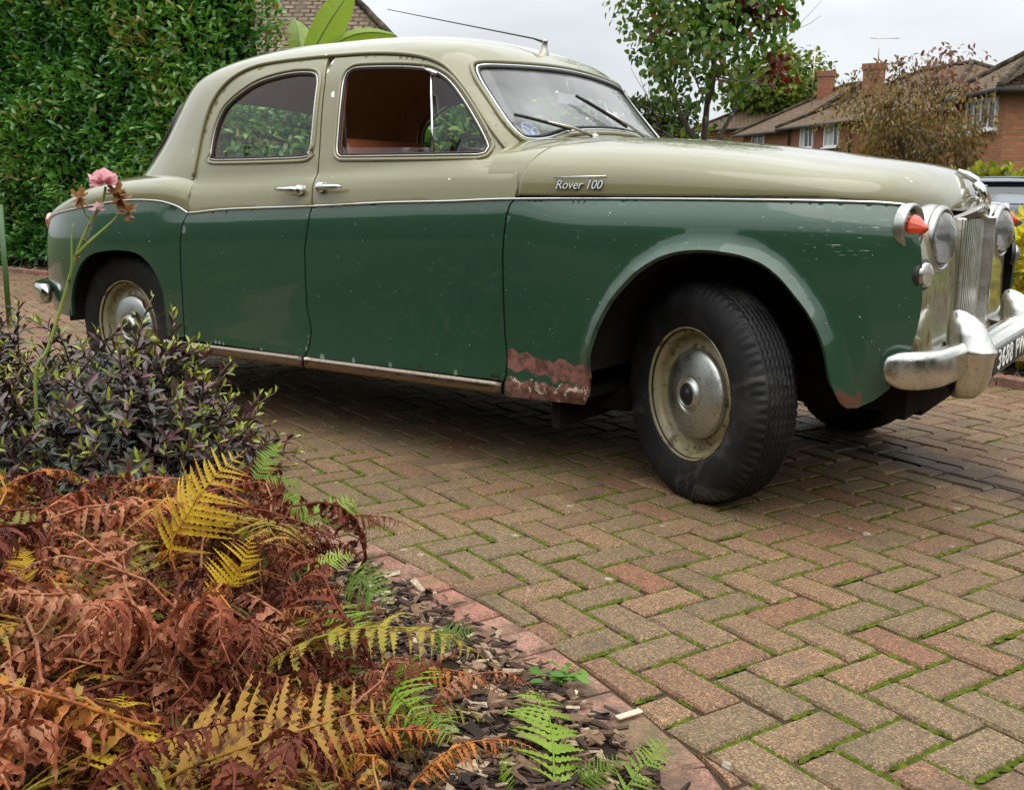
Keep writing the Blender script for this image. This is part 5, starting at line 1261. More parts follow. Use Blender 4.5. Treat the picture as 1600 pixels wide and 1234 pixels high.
# ---------------- banana plant
def banana_leaf(name, P0, P1, width, sag, twist, par, mat, org):
    P0, P1 = np.array(P0, float), np.array(P1, float); n = 22; m = 9; V = []
    side = np.cross(P1 - P0, np.array(CAM_FWD)); side /= np.linalg.norm(side); up = np.cross(side, P1 - P0); up /= np.linalg.norm(up)
    for i in range(n):
        t = i / (n - 1); c = P0 + (P1 - P0) * t + np.array([0, 0, 1]) * sag * math.sin(math.pi * t); w = width * (math.sin(math.pi * min(1, (t * .93 + .07))) ** .55) * (1 if t < .97 else .4)
        for j in range(m):
            s = (j / (m - 1) - .5); rip = .010 * math.sin(i * 2.4 + (1 if s > 0 else 2)) * abs(s) * 2
            V.append(c + side * s * w + up * (.45 * abs(s) * w + rip) + np.array([0, 0, twist * s * w]))
    F = [(i * m + j, i * m + j + 1, (i + 1) * m + j + 1, (i + 1) * m + j) for i in range(n - 1) for j in range(m - 1)]
    o = obj(name, np.array(V) - org, F, mat, par, True); MB().tube([P0 + (P1 - P0) * t + np.array([0, 0, 1]) * sag * math.sin(math.pi * t) - org for t in np.linspace(0, .97, 12)], np.linspace(.014, .004, 12), 6).build('midrib', mat, o); return o
def ban_mat():
    m = NT('banana_leaf'); x = m.sep(); c = m.mix(m.noise(5, 4), (.12, .22, .015), (.30, .40, .04)); c = m.mix(m.rng(m.math('SINE', m.math('MULTIPLY', m.math('ADD', x[0], x[2]), 190)), -.2, 1, 0, .3), c, (.42, .48, .09)); m.set(color=c, rough=.35)
    t = m.n('ShaderNodeBsdfTranslucent'); m.put(t.inputs[0], (.35, .5, .04)); mx = m.n('ShaderNodeMixShader'); mx.inputs[0].default_value = .45; m.t.links.new(m.b.outputs[0], mx.inputs[1]); m.t.links.new(t.outputs[0], mx.inputs[2]); m.t.links.new(mx.outputs[0], m.out.inputs[0]); return m.m
MBAN = ban_mat(); bo = np.array([-7.35, 4.95, 0]); ban = empty('banana_plant', bo); tag(ban, 'banana plant with broad lime green leaves rising behind the car roof', 'plant')
MB().tube([(0, 0, 0), (.02, 0, 1.2), (.05, .03, 2.25)], [.09, .075, .05], 10).build('stem', simple('banana_stem', (.16, .17, .05), .6, var=.4), ban)
banana_leaf('leaf', (-7.32, 4.95, 2.28), (-6.88, 5.28, 3.12), .29, .05, .5, ban, MBAN, bo); banana_leaf('leaf', (-7.30, 4.98, 2.30), (-6.52, 5.56, 2.64), .21, .16, -.25, ban, MBAN, bo); banana_leaf('leaf', (-7.36, 4.98, 2.25), (-7.9, 5.4, 2.9), .3, .1, .3, ban, MBAN, bo)
FROND_SPOTS = [
    ('FY', 0, (-0.327, -2.489, 0.251), (-0.255, -2.331, 0.452), 0.10),
    ('FY', 1, (-0.204, -2.475, 0.174), (-0.186, -2.386, 0.313), 0.90),
    ('FG', 0, (-0.386, -2.097, 0.205), (-0.327, -1.91, 0.229), 0.00),
    ('FG', 1, (-0.432, -2.078, 0.274), (-0.309, -2.085, 0.231), 0.30),
    ('FG', 2, (-0.543, -2.062, 0.266), (-0.565, -1.948, 0.348), 0.20),
    ('FG', 0, (-0.538, -2.056, 0.289), (-0.46, -1.972, 0.245), -0.40),
    ('FG', 1, (-0.274, -2.181, 0.143), (-0.219, -2.063, 0.17), 0.00),
    ('FG', 2, (-0.19, -2.125, 0.144), (0.026, -2.226, 0.158), 0.30),
    ('FG', 0, (-0.155, -2.283, 0.107), (0.095, -2.359, 0.158), -0.20),
    ('FG', 1, (0.1, -2.231, 0.107), (0.217, -2.219, 0.158), 0.10),
    ('FG', 2, (0.141, -2.379, 0.107), (0.362, -2.558, 0.158), 0.30),
    ('FG', 0, (0.295, -2.513, 0.107), (0.193, -2.471, 0.158), 0.20),
    ('FG', 1, (0.269, -2.483, 0.107), (0.428, -2.567, 0.158), -0.30),
    ('FG', 2, (0.507, -2.419, 0.015), (0.318, -2.207, 0.07), 0.50),
    ('FG', 0, (0.579, -2.37, 0.015), (0.602, -2.216, 0.07), 0.00),
    ('FG', 1, (0.487, -2.369, 0.015), (0.568, -2.311, 0.07), 0.50),
    ('FG', 2, (0.45, -2.459, 0.015), (0.401, -2.405, 0.07), -0.90),
    ('FG', 0, (-0.347, -2.833, 0.117), (-0.258, -2.817, 0.158), 0.20),
    ('FT', 0, (-0.394, -2.468, 0.231), (-0.382, -2.617, 0.18), -0.30),
    ('FT', 1, (-0.368, -2.511, 0.186), (-0.347, -2.668, 0.158), -0.20),
    ('FT', 2, (-0.509, -2.555, 0.22), (-0.345, -2.7, 0.158), -0.60),
    ('FT', 0, (-0.325, -2.698, 0.116), (-0.452, -2.734, 0.179), 0.30),
    ('FT', 1, (-0.275, -2.707, 0.121), (-0.138, -2.859, 0.158), 0.10),
    ('FT', 2, (-0.207, -2.383, 0.142), (-0.078, -2.662, 0.158), 0.20),
    ('FT', 0, (-0.158, -2.561, 0.107), (-0.201, -2.448, 0.179), 0.30),
    ('FT', 1, (0.058, -2.701, 0.107), (0.001, -2.788, 0.158), 0.00),
    ('FT', 2, (0.08, -2.755, 0.107), (0.02, -2.819, 0.158), 0.20),
    ('FT', 0, (-0.374, -2.784, 0.124), (-0.441, -2.713, 0.21), 0.50),
    ('FY', 0, (0.143, -2.919, 0.152), (-0.034, -2.788, 0.2), 0.60),
    ('FY', 1, (-0.416, -2.702, 0.248), (-0.455, -2.684, 0.318), 0.50),
]
ROSE = {'stem': [(-1.304, -2.115, 0.433), (-1.285, -2.084, 0.524), (-1.259, -2.044, 0.658), (-1.223, -2.025, 0.767), (-1.193, -1.999, 0.85), (-1.174, -1.97, 0.907), (-1.168, -1.962, 0.945)], 'b1': [(-1.223, -2.025, 0.767), (-1.197, -2.004, 0.801), (-1.176, -1.974, 0.833), (-1.157, -1.947, 0.863), (-1.147, -1.933, 0.883)], 'b2': [(-1.242, -2.036, 0.7), (-1.229, -2.034, 0.748), (-1.227, -2.031, 0.809), (-1.223, -2.025, 0.85)], 'b3': [(-1.188, -1.99, 0.858), (-1.197, -2.005, 0.874), (-1.202, -2.011, 0.902), (-1.203, -2.013, 0.912)], 'flower': (-1.161, -1.97, 0.956), 'dead': [(-1.14, -1.94, 0.913), (-1.144, -1.946, 0.932), (-1.13, -1.926, 0.883), (-1.195, -2.02, 0.917)], 'bud': (-1.175, -1.989, 0.896)}
# ================================================================ planting in the near bed
def frond(seed, npair, lmax, wid, e0, e1, curl, sweep_, lobe=5, shrivel=0.0, stalk=.12, pw=1.0, taper=.9):
    """one fern frond of unit length: arching rachis with pairs of toothed pinnae. Returns verts, faces, and the tip position."""
    rg = np.random.default_rng(seed); V = []; F = []; n = 0
    s = np.linspace(0, 1, 60); e = e0 + (e1 - e0) * s ** 1.3; Y = np.concatenate([[0], np.cumsum(np.cos(e[:-1]) / 59)]); Z = np.concatenate([[0], np.cumsum(np.sin(e[:-1]) / 59)])
    wob = np.cumsum(rg.normal(0, .0035 * (1 + 2 * shrivel), 60)); C = np.column_stack([wob, Y, Z]); T = np.gradient(C, axis=0); T /= np.linalg.norm(T, axis=1)[:, None]
    v, f = tube(C[::6].tolist() + [C[-1].tolist()], np.linspace(.0075, .0015, len(C[::6]) + 1), 5); V.append(v); F += [tuple(i + n for i in q) for q in f]; n += len(v)
    for k in range(npair):
        u = stalk + (1 - stalk) * ((k + .5) / npair) ** .95; i = min(59, int(u * 59)); c = C[i]; t = T[i]; x = np.array([1., 0, 0]); nrm = np.cross(x, t)
        q = (u - stalk) / (1 - stalk); l0 = lmax * (math.sin(math.pi * min(1, .22 + .80 * q)) ** .8) * (1 - .15 * q) * (1 if q < taper else (1 - q) / (1 - taper) * .8 + .2)
        for sd in (-1, 1):
            if shrivel and rg.random() < .10: continue
            l = l0 * rg.uniform(.8, 1.1); w = l * wid * rg.uniform(.8, 1.15); d = x * sd * math.cos(sweep_) + t * math.sin(sweep_) + nrm * rg.normal(0, .10 + .5 * shrivel); d /= np.linalg.norm(d)
            cu = curl * rg.uniform(.5, 1.6); tw = rg.normal(0, .25 + 1.6 * shrivel); m = lobe * 2 + 1; st = []
            sidev = np.cross(nrm, d); sidev /= np.linalg.norm(sidev)
            for j in range(m + 1):
                r = j / m; th = cu * r * 1.6; p = c + d * l * (math.sin(th) / (cu * 1.6) if cu > .05 else r) - nrm * l * ((1 - math.cos(th)) / (cu * 1.6) if cu > .05 else 0)
                nn = nrm * math.cos(th) + d * math.sin(th); a = tw * r; sv = sidev * math.cos(a) + nn * math.sin(a)
                hw = w * .5 * (1 - r ** 1.8) * (1.0 if j % 2 else .42) * (1 - .25 * shrivel) + .0005; fw = t * (.12 * w if j % 2 else 0)
                st.append((p - sv * hw + fw, p - nn * hw * (.25 + .7 * shrivel), p + sv * hw + fw))
            b = n; V.append(np.array(st).reshape(-1, 3)); n += 3 * (m + 1)
            for j in range(m):
                a0 = b + 3 * j; F += [(a0, a0 + 1, a0 + 4, a0 + 3), (a0 + 1, a0 + 2, a0 + 5, a0 + 4)]
    return np.concatenate(V), F, C[-1]
def fern_mat(name, stops, rough=.6, trans=.3, patch=None):
    m = NT(name); r = m.orand(); g = m.n('ShaderNodeNewGeometry').outputs['Position']
    f = m.math('ADD', m.math('MULTIPLY', r, .78), m.math('MULTIPLY', m.noise(34, 4, .65, vec=g), .62)); c = m.ramp(m.math('SUBTRACT', f, .14), stops)
    if patch: c = m.mix(m.rng(m.noise(38, 3, .6, vec=g), .52, .62), c, patch)
    m.set(color=c, rough=rough, spec=.3); t = m.n('ShaderNodeBsdfTranslucent'); m.put(t.inputs[0], c); mx = m.n('ShaderNodeMixShader'); mx.inputs[0].default_value = trans
    m.t.links.new(m.b.outputs[0], mx.inputs[1]); m.t.links.new(t.outputs[0], mx.inputs[2]); m.t.links.new(mx.outputs[0], m.out.inputs[0]); return m.m
MF_DEAD = fern_mat('withered_fern', [(.05, (.022, .007, .006)), (.20, (.075, .018, .010)), (.34, (.18, .042, .018)), (.46, (.105, .026, .013)), (.58, (.28, .072, .026)), (.68, (.40, .19, .10)), (.78, (.22, .060, .025)), (.90, (.46, .17, .03)), (1.0, (.30, .20, .04))], .75, .2)
MF_TURN = fern_mat('turning_fern', [(.1, (.085, .085, .012)), (.45, (.20, .18, .022)), (.7, (.31, .27, .030)), (.9, (.36, .19, .03))], .55, .35, (.13, .055, .02))
MF_YEL = fern_mat('golden_fern', [(.1, (.42, .26, .010)), (.5, (.60, .41, .018)), (.9, (.70, .45, .03))], .5, .4, (.42, .20, .02))
MF_GRN = fern_mat('fresh_fern', [(.1, (.10, .19, .018)), (.5, (.20, .32, .030)), (.9, (.30, .42, .045))], .45, .45)
def fm(name, args, mat, cnt, seed0):
    out = []
    for k in range(cnt): V, F, tip = frond(seed0 + k, **args); out.append((mesh_np(name, V, F, True, [mat]), tip))
    return out
FD = fm('frond', dict(npair=26, lmax=.19, wid=.27, e0=1.3, e1=-1.45, curl=2.4, sweep_=.35, lobe=6, shrivel=1.2), MF_DEAD, 7, 100) + fm('frond', dict(npair=28, lmax=.17, wid=.25, e0=1.1, e1=-.6, curl=1.3, sweep_=.45, lobe=6, shrivel=.7), MF_DEAD, 4, 110) + fm('frond', dict(npair=24, lmax=.12, wid=.42, e0=1.35, e1=-1.75, curl=3.2, sweep_=.2, lobe=4, shrivel=1.6), MF_DEAD, 7, 150)
FT = fm('frond', dict(npair=22, lmax=.25, wid=.19, e0=1.0, e1=-.55, curl=.35, sweep_=.30, lobe=8, shrivel=.10), MF_TURN, 3, 120)
FY = fm('frond', dict(npair=17, lmax=.42, wid=.17, e0=.7, e1=-.1, curl=.45, sweep_=.42, lobe=9, shrivel=.22), MF_YEL, 2, 130)
FG = fm('frond', dict(npair=18, lmax=.29, wid=.19, e0=.85, e1=-.15, curl=.35, sweep_=.45, lobe=6, shrivel=.08), MF_GRN, 3, 140)
def put_frond(par, pool, root, az, L, roll=0.0, pitch=0.0):
    me, tip = pool[random.randrange(len(pool))]; o = bpy.data.objects.new('frond', me); link(o, par)
    o.matrix_basis = Matrix.Translation(Vector(root) - par.location) @ Matrix.Rotation(az - math.pi / 2, 4, 'Z') @ Matrix.Rotation(pitch, 4, 'X') @ Matrix.Rotation(roll, 4, 'Y') @ Matrix.Scale(L, 4); return o
def aim_frond(par, pool, root, tip, roll=0.0, k=None):
    """frond laid from root to tip, its face turned up and towards the path"""
    me, tp = pool[random.randrange(len(pool)) if k is None else k]; root = np.array(root, float); tip = np.array(tip, float); d = tip - root; L = np.linalg.norm(d); y = d / L
    face = np.array([.35, -.55, .75]); x = np.cross(y, face); x /= np.linalg.norm(x); z = np.cross(x, y); ly = tp / np.linalg.norm(tp); lx = np.cross(ly, [0, 0, 1.]); lx /= np.linalg.norm(lx); lz = np.cross(lx, ly)
    Rm = np.stack([x, y, z], 1) @ np.stack([lx, ly, lz], 1).T; o = bpy.data.objects.new('frond', me); link(o, par)
    M = Matrix(Rm.tolist()).to_4x4() @ Matrix.Rotation(roll, 4, Vector(ly)) @ Matrix.Scale(L / np.linalg.norm(tp), 4); M.translation = Vector(root) - par.location; o.matrix_basis = M; return o
exec_spots = {'FD': FD, 'FT': FT, 'FY': FY, 'FG': FG}
# withered fern crowns: (x, y, number of dead fronds, turning fronds, reach, label)
CROWNS = [
    (-.52, -2.14, 22, 4, .62, 'large fern with withered rust fronds and one golden frond, nearest the dark leaved shrub'),
    (-.68, -2.42, 18, 8, .60, 'withered brown fern with yellow green fronds, left of the golden frond'),
    (-.98, -2.46, 13, 2, .52, 'withered fern with curled orange brown fronds at the left edge, below the dark leaved shrub'),
    (-.26, -2.30, 20, 5, .48, 'withered red brown fern with fresh green fronds leaning over the edging bricks'),
    (-.36, -2.56, 18, 9, .56, 'collapsed rust brown fern with pale green fronds in the middle of the bed'),
    (-.66, -2.76, 14, 6, .50, 'withered fern with a few bright green fronds at the lower left corner'),
    (-.10, -2.62, 18, 6, .56, 'withered dark brown fern along the bottom of the bed, left of the bare mulch'),
    (.02, -2.84, 20, 6, .56, 'withered orange brown fern filling the bottom edge, right of centre of the bed'),
    (-.30, -2.86, 20, 6, .50, 'withered fern at the bottom edge with toothed yellow green fronds'),
    (.20, -2.66, 20, 3, .50, 'small withered fern at the bottom edge next to the bare mulch'),
    (.08, -2.50, 20, 1, .50, 'drooping maroon fern hanging over bright green fronds beside the mulch'),
]
FERNS = []
for i, (x, y, nd, nt, L, lab) in enumerate(CROWNS):
    z0 = bed_h(x, y) - .01; root = empty('fern_plant', (x, y, z0)); tag(root, lab, 'fern', 'ferns in the bed'); FERNS.append(root); rg = random.Random(500 + i)
    for k in range(int(nd * 2.0)):
        az = rg.uniform(0, 2 * math.pi); out_ = math.cos(az) * .35 + math.sin(az) * .94; put_frond(root, FD, (x + rg.gauss(0, .07), y + rg.gauss(0, .07), z0), az, L * rg.uniform(.55, 1.18) * (.62 if out_ > .2 and x > -.6 else 1), rg.gauss(0, .35), rg.uniform(-.25, .25))
    for k in range(int(round(nt * 1.1))):
        az = rg.uniform(0, 2 * math.pi); put_frond(root, FT, (x + rg.gauss(0, .05), y + rg.gauss(0, .05), z0), az, L * rg.uniform(.7, 1.0), rg.gauss(0, .3), rg.uniform(-.3, .1))
# single fronds that catch the eye, given to the nearest crown; the two low green tufts by the bricks are small ferns of their own
small = [empty('young_fern', (.36, -2.42, .02)), empty('young_fern', (.52, -2.34, .01))]
tag(small[0], 'young lime green fern standing in bare mulch with one tall upright frond', 'fern'); tag(small[1], 'young lime green fern spreading over the pink bricks at the bottom edge', 'fern')
for pool, k, r, t, roll in FROND_SPOTS:
    r_ = np.array(r)
    if r_[0] > .24: par = small[1] if r_[0] > .47 else small[0]
    else: par = min(FERNS, key=lambda f: (f.location.x - r_[0]) ** 2 + (f.location.y - r_[1]) ** 2)
    aim_frond(par, exec_spots[pool], r, t, roll, k % len(exec_spots[pool]))
# ---------------- purple-leaved hebe
def hebe_mat():
    m = NT('hebe_leaf'); t = m.attr('tint'); r = m.orand(); g = m.n('ShaderNodeNewGeometry').outputs['Position']
    old = m.ramp(m.math('ADD', m.math('MULTIPLY', r, .6), m.math('MULTIPLY', m.noise(30, 2, vec=g), .5)), [(.2, (.034, .052, .026)), (.5, (.055, .062, .038)), (.75, (.078, .052, .046)), (1, (.062, .020, .024))])
    c = m.mix(m.rng(t, .55, .72), old, (.23, .26, .030)); c = m.mix(m.math('MULTIPLY', m.rng(t, .40, .56), m.rng(t, .62, .56)), c, (.11, .025, .03)); m.set(color=c, rough=.36, spec=.55); return m.m
M_HEBE = hebe_mat()
M_HSTEM = simple('dark_red_stem', (.050, .014, .016), .5, var=.3)
def sprig(seed):
    """shoot of unit-ish length with pairs of narrow leaves; returns one mesh with stem and leaves"""
    rg = np.random.default_rng(seed); Ls = rg.uniform(.24, .34); n = int(Ls / .021); V = []; F = []; T = []; k = 0; mi = []
    bend = rg.normal(0, .10, 2); P = [np.array([bend[0] * (s ** 2) * Ls * 2, bend[1] * (s ** 2) * Ls * 2, s * Ls]) for s in np.linspace(0, 1, 9)]
    v, f = tube(P, np.linspace(.0042, .0016, 9), 5); V.append(v); F += [tuple(i + k for i in q) for q in f]; T += [0] * len(f); mi += [1] * len(f); k += len(v)
    for i in range(n + 1):
        s = .12 + .88 * i / n; c = np.array([np.interp(s, np.linspace(0, 1, 9), [p[a] for p in P]) for a in range(3)]); a0 = (i % 2) * math.pi / 2 + rg.normal(0, .15)
        tipness = max(0, (s - .86) / .14); l = rg.uniform(.040, .056) * (1 - .45 * tipness) * (.75 + .25 * min(1, s * 3)); w = l * .30; el = .35 + .75 * s ** 3 + rg.normal(0, .12)
        for sd in (0, math.pi):
            if s < .35 and rg.random() < .35: continue
            a = a0 + sd + rg.normal(0, .1); d = np.array([math.cos(a) * math.cos(el), math.sin(a) * math.cos(el), math.sin(el)]); Rm = orient(d[None], np.array([[0, 0, 1.]]) + rg.normal(0, .2, (1, 3)))[0]
            lv = leaf_verts(l, w, .25, .10 + .2 * (1 - s)); V.append(lv @ Rm.T + c); F += [tuple(q + k) for q in LEAF_T]; T += [min(1, s * .52 + .5 * tipness)] * 8; mi += [0] * 8; k += 8
    return mesh_np('sprig', np.concatenate(V), F, True, [M_HEBE, M_HSTEM], midx=mi, attrs={'tint': ('FACE', T)})
SPR = [sprig(s) for s in range(200, 208)]
def hebe(label, c, rad, hgt, n, seed, sparse=False):
    root = empty('hebe_shrub', (c[0], c[1], 0)); tag(root, label, 'shrub', 'dark leaved shrubs'); rg = np.random.default_rng(seed); stems = MB()
    for i in range(n):
        a = rg.uniform(0, 2 * math.pi); q = math.sqrt(rg.uniform(0, 1)); b = np.array([rad[0] * q * math.cos(a), rad[1] * q * math.sin(a), hgt * (1 - .75 * q * q) * rg.uniform(.55, 1.0)])
        d = np.array([b[0] / rad[0] * .8, b[1] / rad[1] * .8, .75]) + rg.normal(0, .28, 3); d /= np.linalg.norm(d); s = rg.uniform(.75, 1.15); p = b - d * .20 * s
        p[2] = max(p[2], .02)
        o = bpy.data.objects.new('sprig', SPR[rg.integers(len(SPR))]); link(o, root); M = Vector(d).to_track_quat('Z', 'Y').to_matrix().to_4x4() @ Matrix.Rotation(rg.uniform(0, 6.28), 4, 'Z') @ Matrix.Scale(s, 4); M.translation = Vector(p); o.matrix_basis = M
        if i % 3 == 0: stems.tube([(p[0] * .15, p[1] * .15, .0), (p[0] * .6, p[1] * .6, p[2] * .45), tuple(p)], [.007, .005, .0035], 5)
    stems.build('stems', M_HSTEM, root); return root
hebe('dense dark purple green shrub with lime shoot tips, in front of the rear wheel', (-1.37, -1.84), (.40, .36), .52, 330, 61)
hebe('looser dark leaved shrub with upright lime tipped shoots at the left edge', (-1.72, -2.02), (.42, .36), .54, 130, 62)
# ---------------- rose with one pink bloom and withered heads
ro = np.array([ROSE['stem'][0][0], ROSE['stem'][0][1], 0.0]); rose = empty('rose_bush', ro); tag(rose, 'tall thorny rose stem with a pink bloom and withered brown heads', 'rose')
def M_stem():
    m = NT('rose_stem'); m.set(color=m.mix(m.noise(25, 3), (.13, .19, .025), (.22, .27, .05)), rough=.5); return m.m
MRS = M_stem(); sp_ = spline([tuple(ro + [0, 0, .0])] + ROSE['stem'], .03) - ro
MB().tube(sp_, np.linspace(.0062, .0036, len(sp_)), 7).build('stem', MRS, rose)
for kx, r0 in (('b1', .005), ('b2', .0035), ('b3', .003)):
    q = spline(ROSE[kx], .02) - ro; MB().tube(q, np.linspace(r0, r0 * .5, len(q)), 6).build('branch', MRS, rose)
th = MB(); rg = np.random.default_rng(9)
for i in range(6, len(sp_) - 2, 2):
    a = rg.uniform(0, 6.28); d = np.array([math.cos(a), math.sin(a), -.3]); th.tube([sp_[i] + d * .004, sp_[i] + d * .016], [.003, .0004], 5)
th.build('thorns', simple('thorn_red', (.25, .08, .04), .5), rose)
def petals(name, c, n, l, w, mat, open_, seed, par):
    rg = np.random.default_rng(seed); root = None; c = np.array(c) - ro
    for k in range(n):
        a = 2.4 * k; el = open_[0] + (open_[1] - open_[0]) * k / max(1, n - 1) + rg.normal(0, .15); d = np.array([math.cos(a) * math.cos(el), math.sin(a) * math.cos(el), math.sin(el)])[None]
        Rm = orient(d, np.array([[0, 0, 1.]]) - d * .2)[0]; lv = leaf_verts(l * rg.uniform(.8, 1.15), w, -.28, -.16 if open_[0] < .5 else .1, .35, .75, .8, 1.0); V = lv @ Rm.T
        if root is None: root = obj(name, V + c, LEAF_T, mat, par, True)
        else: obj('petal', V + c, LEAF_T, mat, root, True)
    return root
def petal_mat(nm, a, b):
    m = NT(nm); m.set(color=m.mix(m.noise(60, 3), a, b), rough=.6); t = m.n('ShaderNodeBsdfTranslucent'); m.put(t.inputs[0], b); mx = m.n('ShaderNodeMixShader'); mx.inputs[0].default_value = .4; m.t.links.new(m.b.outputs[0], mx.inputs[1]); m.t.links.new(t.outputs[0], mx.inputs[2]); m.t.links.new(mx.outputs[0], m.out.inputs[0]); return m.m
MPK = petal_mat('pink_petal', (.70, .27, .33), (.82, .50, .52)); MWI = petal_mat('withered_petal', (.20, .085, .025), (.36, .19, .07))
petals('bloom', ROSE['flower'], 17, .040, .034, MPK, (1.35, .02), 3, rose); petals('bloom', ROSE['bud'], 4, .03, .02, MPK, (.3, -.4), 4, rose)
for k, c in enumerate(ROSE['dead']): petals('withered_head', c, 12, .030, .020, MWI, (1.3, -1.2), 20 + k, rose)
# green hips standing out of the dark shrub
MHIP = simple('rose_hip', (.24, .25, .035), .35, var=.3, scale=30)
hp = [np.array(p) for p in [(-1.374, -1.685, 0.498), (-1.329, -1.793, 0.481), (-1.336, -1.635, 0.437), (-1.343, -1.644, 0.418)]]
for k, c in enumerate(hp):
    c = c - ro; V, F = revolve([(.0005, -.012), (.008, -.010), (.0118, -.002), (.0105, .006), (.005, .011), (.0025, .013), (.004, .019)], 14, c, (.1, 0, 1)); h_ = obj('rose_hip', V, F, MHIP, rose)
    MB().tube([c + [0, 0, -.011], c + [-.006, 0, -.05], c + [-.02, .01, -.12]], .0022, 5).build('hip_stalk', MRS, h_)
# little weed at the edging, garden post at the left edge
wd = empty('weed', (.285, -2.03, 0)); tag(wd, 'small bright green weed growing between mulch and edging bricks', 'weed'); rg = np.random.default_rng(8)
MWD = leaf_mat('weed_leaf', [(0, (.06, .16, .02)), (1, (.13, .26, .03))], .5, True)
wl = mesh_np('leaf', leaf_verts(.035, .016), LEAF_T, True, [MWD])
for k in range(24):
    o = bpy.data.objects.new('leaf', wl); link(o, wd); o.location = (rg.normal(0, .022), rg.normal(0, .018), .012 + abs(rg.normal(0, .008))); o.rotation_euler = (rg.uniform(-.2, .8), rg.normal(0, .3), rg.uniform(0, 6.28)); o.scale = (1,) * 3
pst = MB(); pst.tube([(-5.70, .40, 0), (-5.70, .40, .84)], .018, 14); po = pst.build('garden_post', simple('green_post', (.05, .10, .03), .5, var=.2), None); tag(po, 'green garden post standing at the left edge of the drive', 'post')
V, F = revolve([(.019, .835), (.021, .85), (.014, .865), (.0005, .87)], 14, (-5.70, .40, 0), (0, 0, 1)); obj('post_cap', V, F, M_BLACK, po)
# ================================================================ houses, parked car
def brick_mat(name, a, b, mortar):
    m = NT(name); u = m.tc('UV'); t = m.n('ShaderNodeTexBrick'); m.put(t.inputs['Vector'], u); t.inputs['Scale'].default_value = 1.0; t.inputs['Brick Width'].default_value = .225; t.inputs['Row Height'].default_value = .075; t.inputs['Mortar Size'].default_value = .011
    m.put(t.inputs['Color1'], a); m.put(t.inputs['Color2'], b); m.put(t.inputs['Mortar'], mortar); c = m.mix(m.rng(m.noise(1.2, 4), .3, .7, 0, .5), t.outputs[0], m.mix(1.0, t.outputs[0], (.62, .58, .55), 'MULTIPLY')); m.set(color=c, rough=.9, spec=.2); m.bump(t.outputs['Fac'], -.6, .01); return m.m
M_BRK1 = brick_mat('red_brick', (.36, .105, .055), (.25, .07, .04), (.25, .18, .125)); M_BRK2 = brick_mat('orange_brick', (.42, .175, .08), (.29, .105, .05), (.20, .145, .095))
def tile_mat(name, a, b, c):
    m = NT(name); u = m.tc('UV'); t = m.n('ShaderNodeTexBrick'); m.put(t.inputs['Vector'], u); t.inputs['Brick Width'].default_value = .26; t.inputs['Row Height'].default_value = .17; t.inputs['Mortar Size'].default_value = .026; t.inputs['Scale'].default_value = 1.0
    m.put(t.inputs['Color1'], a); m.put(t.inputs['Color2'], b); m.put(t.inputs['Mortar'], (.02, .014, .01)); k = m.mix(m.rng(m.noise(2.6, 6, .75), .40, .62, 0, .9), t.outputs[0], c); k = m.mix(m.rng(m.noise(4.5, 4), .5, .7, 0, .5), k, (.13, .12, .075)); m.set(color=k, rough=.95, spec=.15); m.bump(m.math('SUBTRACT', m.noise(9, 3), m.math('MULTIPLY', t.outputs['Fac'], .8)), .8, .03); return m.m
M_TILE1 = tile_mat('weathered_clay_tile', (.27, .155, .09), (.17, .105, .066), (.085, .066, .045)); M_TILE2 = tile_mat('brown_plain_tile', (.23, .165, .11), (.17, .12, .08), (.09, .072, .05))
M_FRAME = simple('white_window_frame', (.74, .74, .72), .4); M_PANE = simple('dark_window_pane', (.022, .027, .030), .06, spec=.7); M_CURT = simple('net_curtain', (.42, .42, .41), .8, var=.2)
M_EAVE = simple('dark_eaves', (.03, .025, .022), .7); M_LEAD = simple('lead_flashing', (.35, .36, .37), .5)
def quad_uv(name, quads, mat, par, org=(0, 0, 0)):
    """flat faces with UVs measured in metres along and up each face"""
    V = []; F = []; UV = []
    for q in quads:
        q = [np.array(p, float) for p in q]; e = q[1] - q[0]; e /= np.linalg.norm(e); nrm = np.cross(e, q[-1] - q[0]); nrm /= np.linalg.norm(nrm); up = np.cross(nrm, e); b = len(V)
        for p in q: V.append(p - np.array(org)); UV.append(((p - q[0]) @ e, (p - q[0]) @ up + q[0][2]))
        F.append(tuple(range(b, b + len(q))))
    o = obj(name, V, F, mat, par, False); l = o.data.uv_layers.new(name='UVMap')
    for i, lp in enumerate(o.data.loops): l.data[i].uv = UV[lp.vertex_index]
    return o
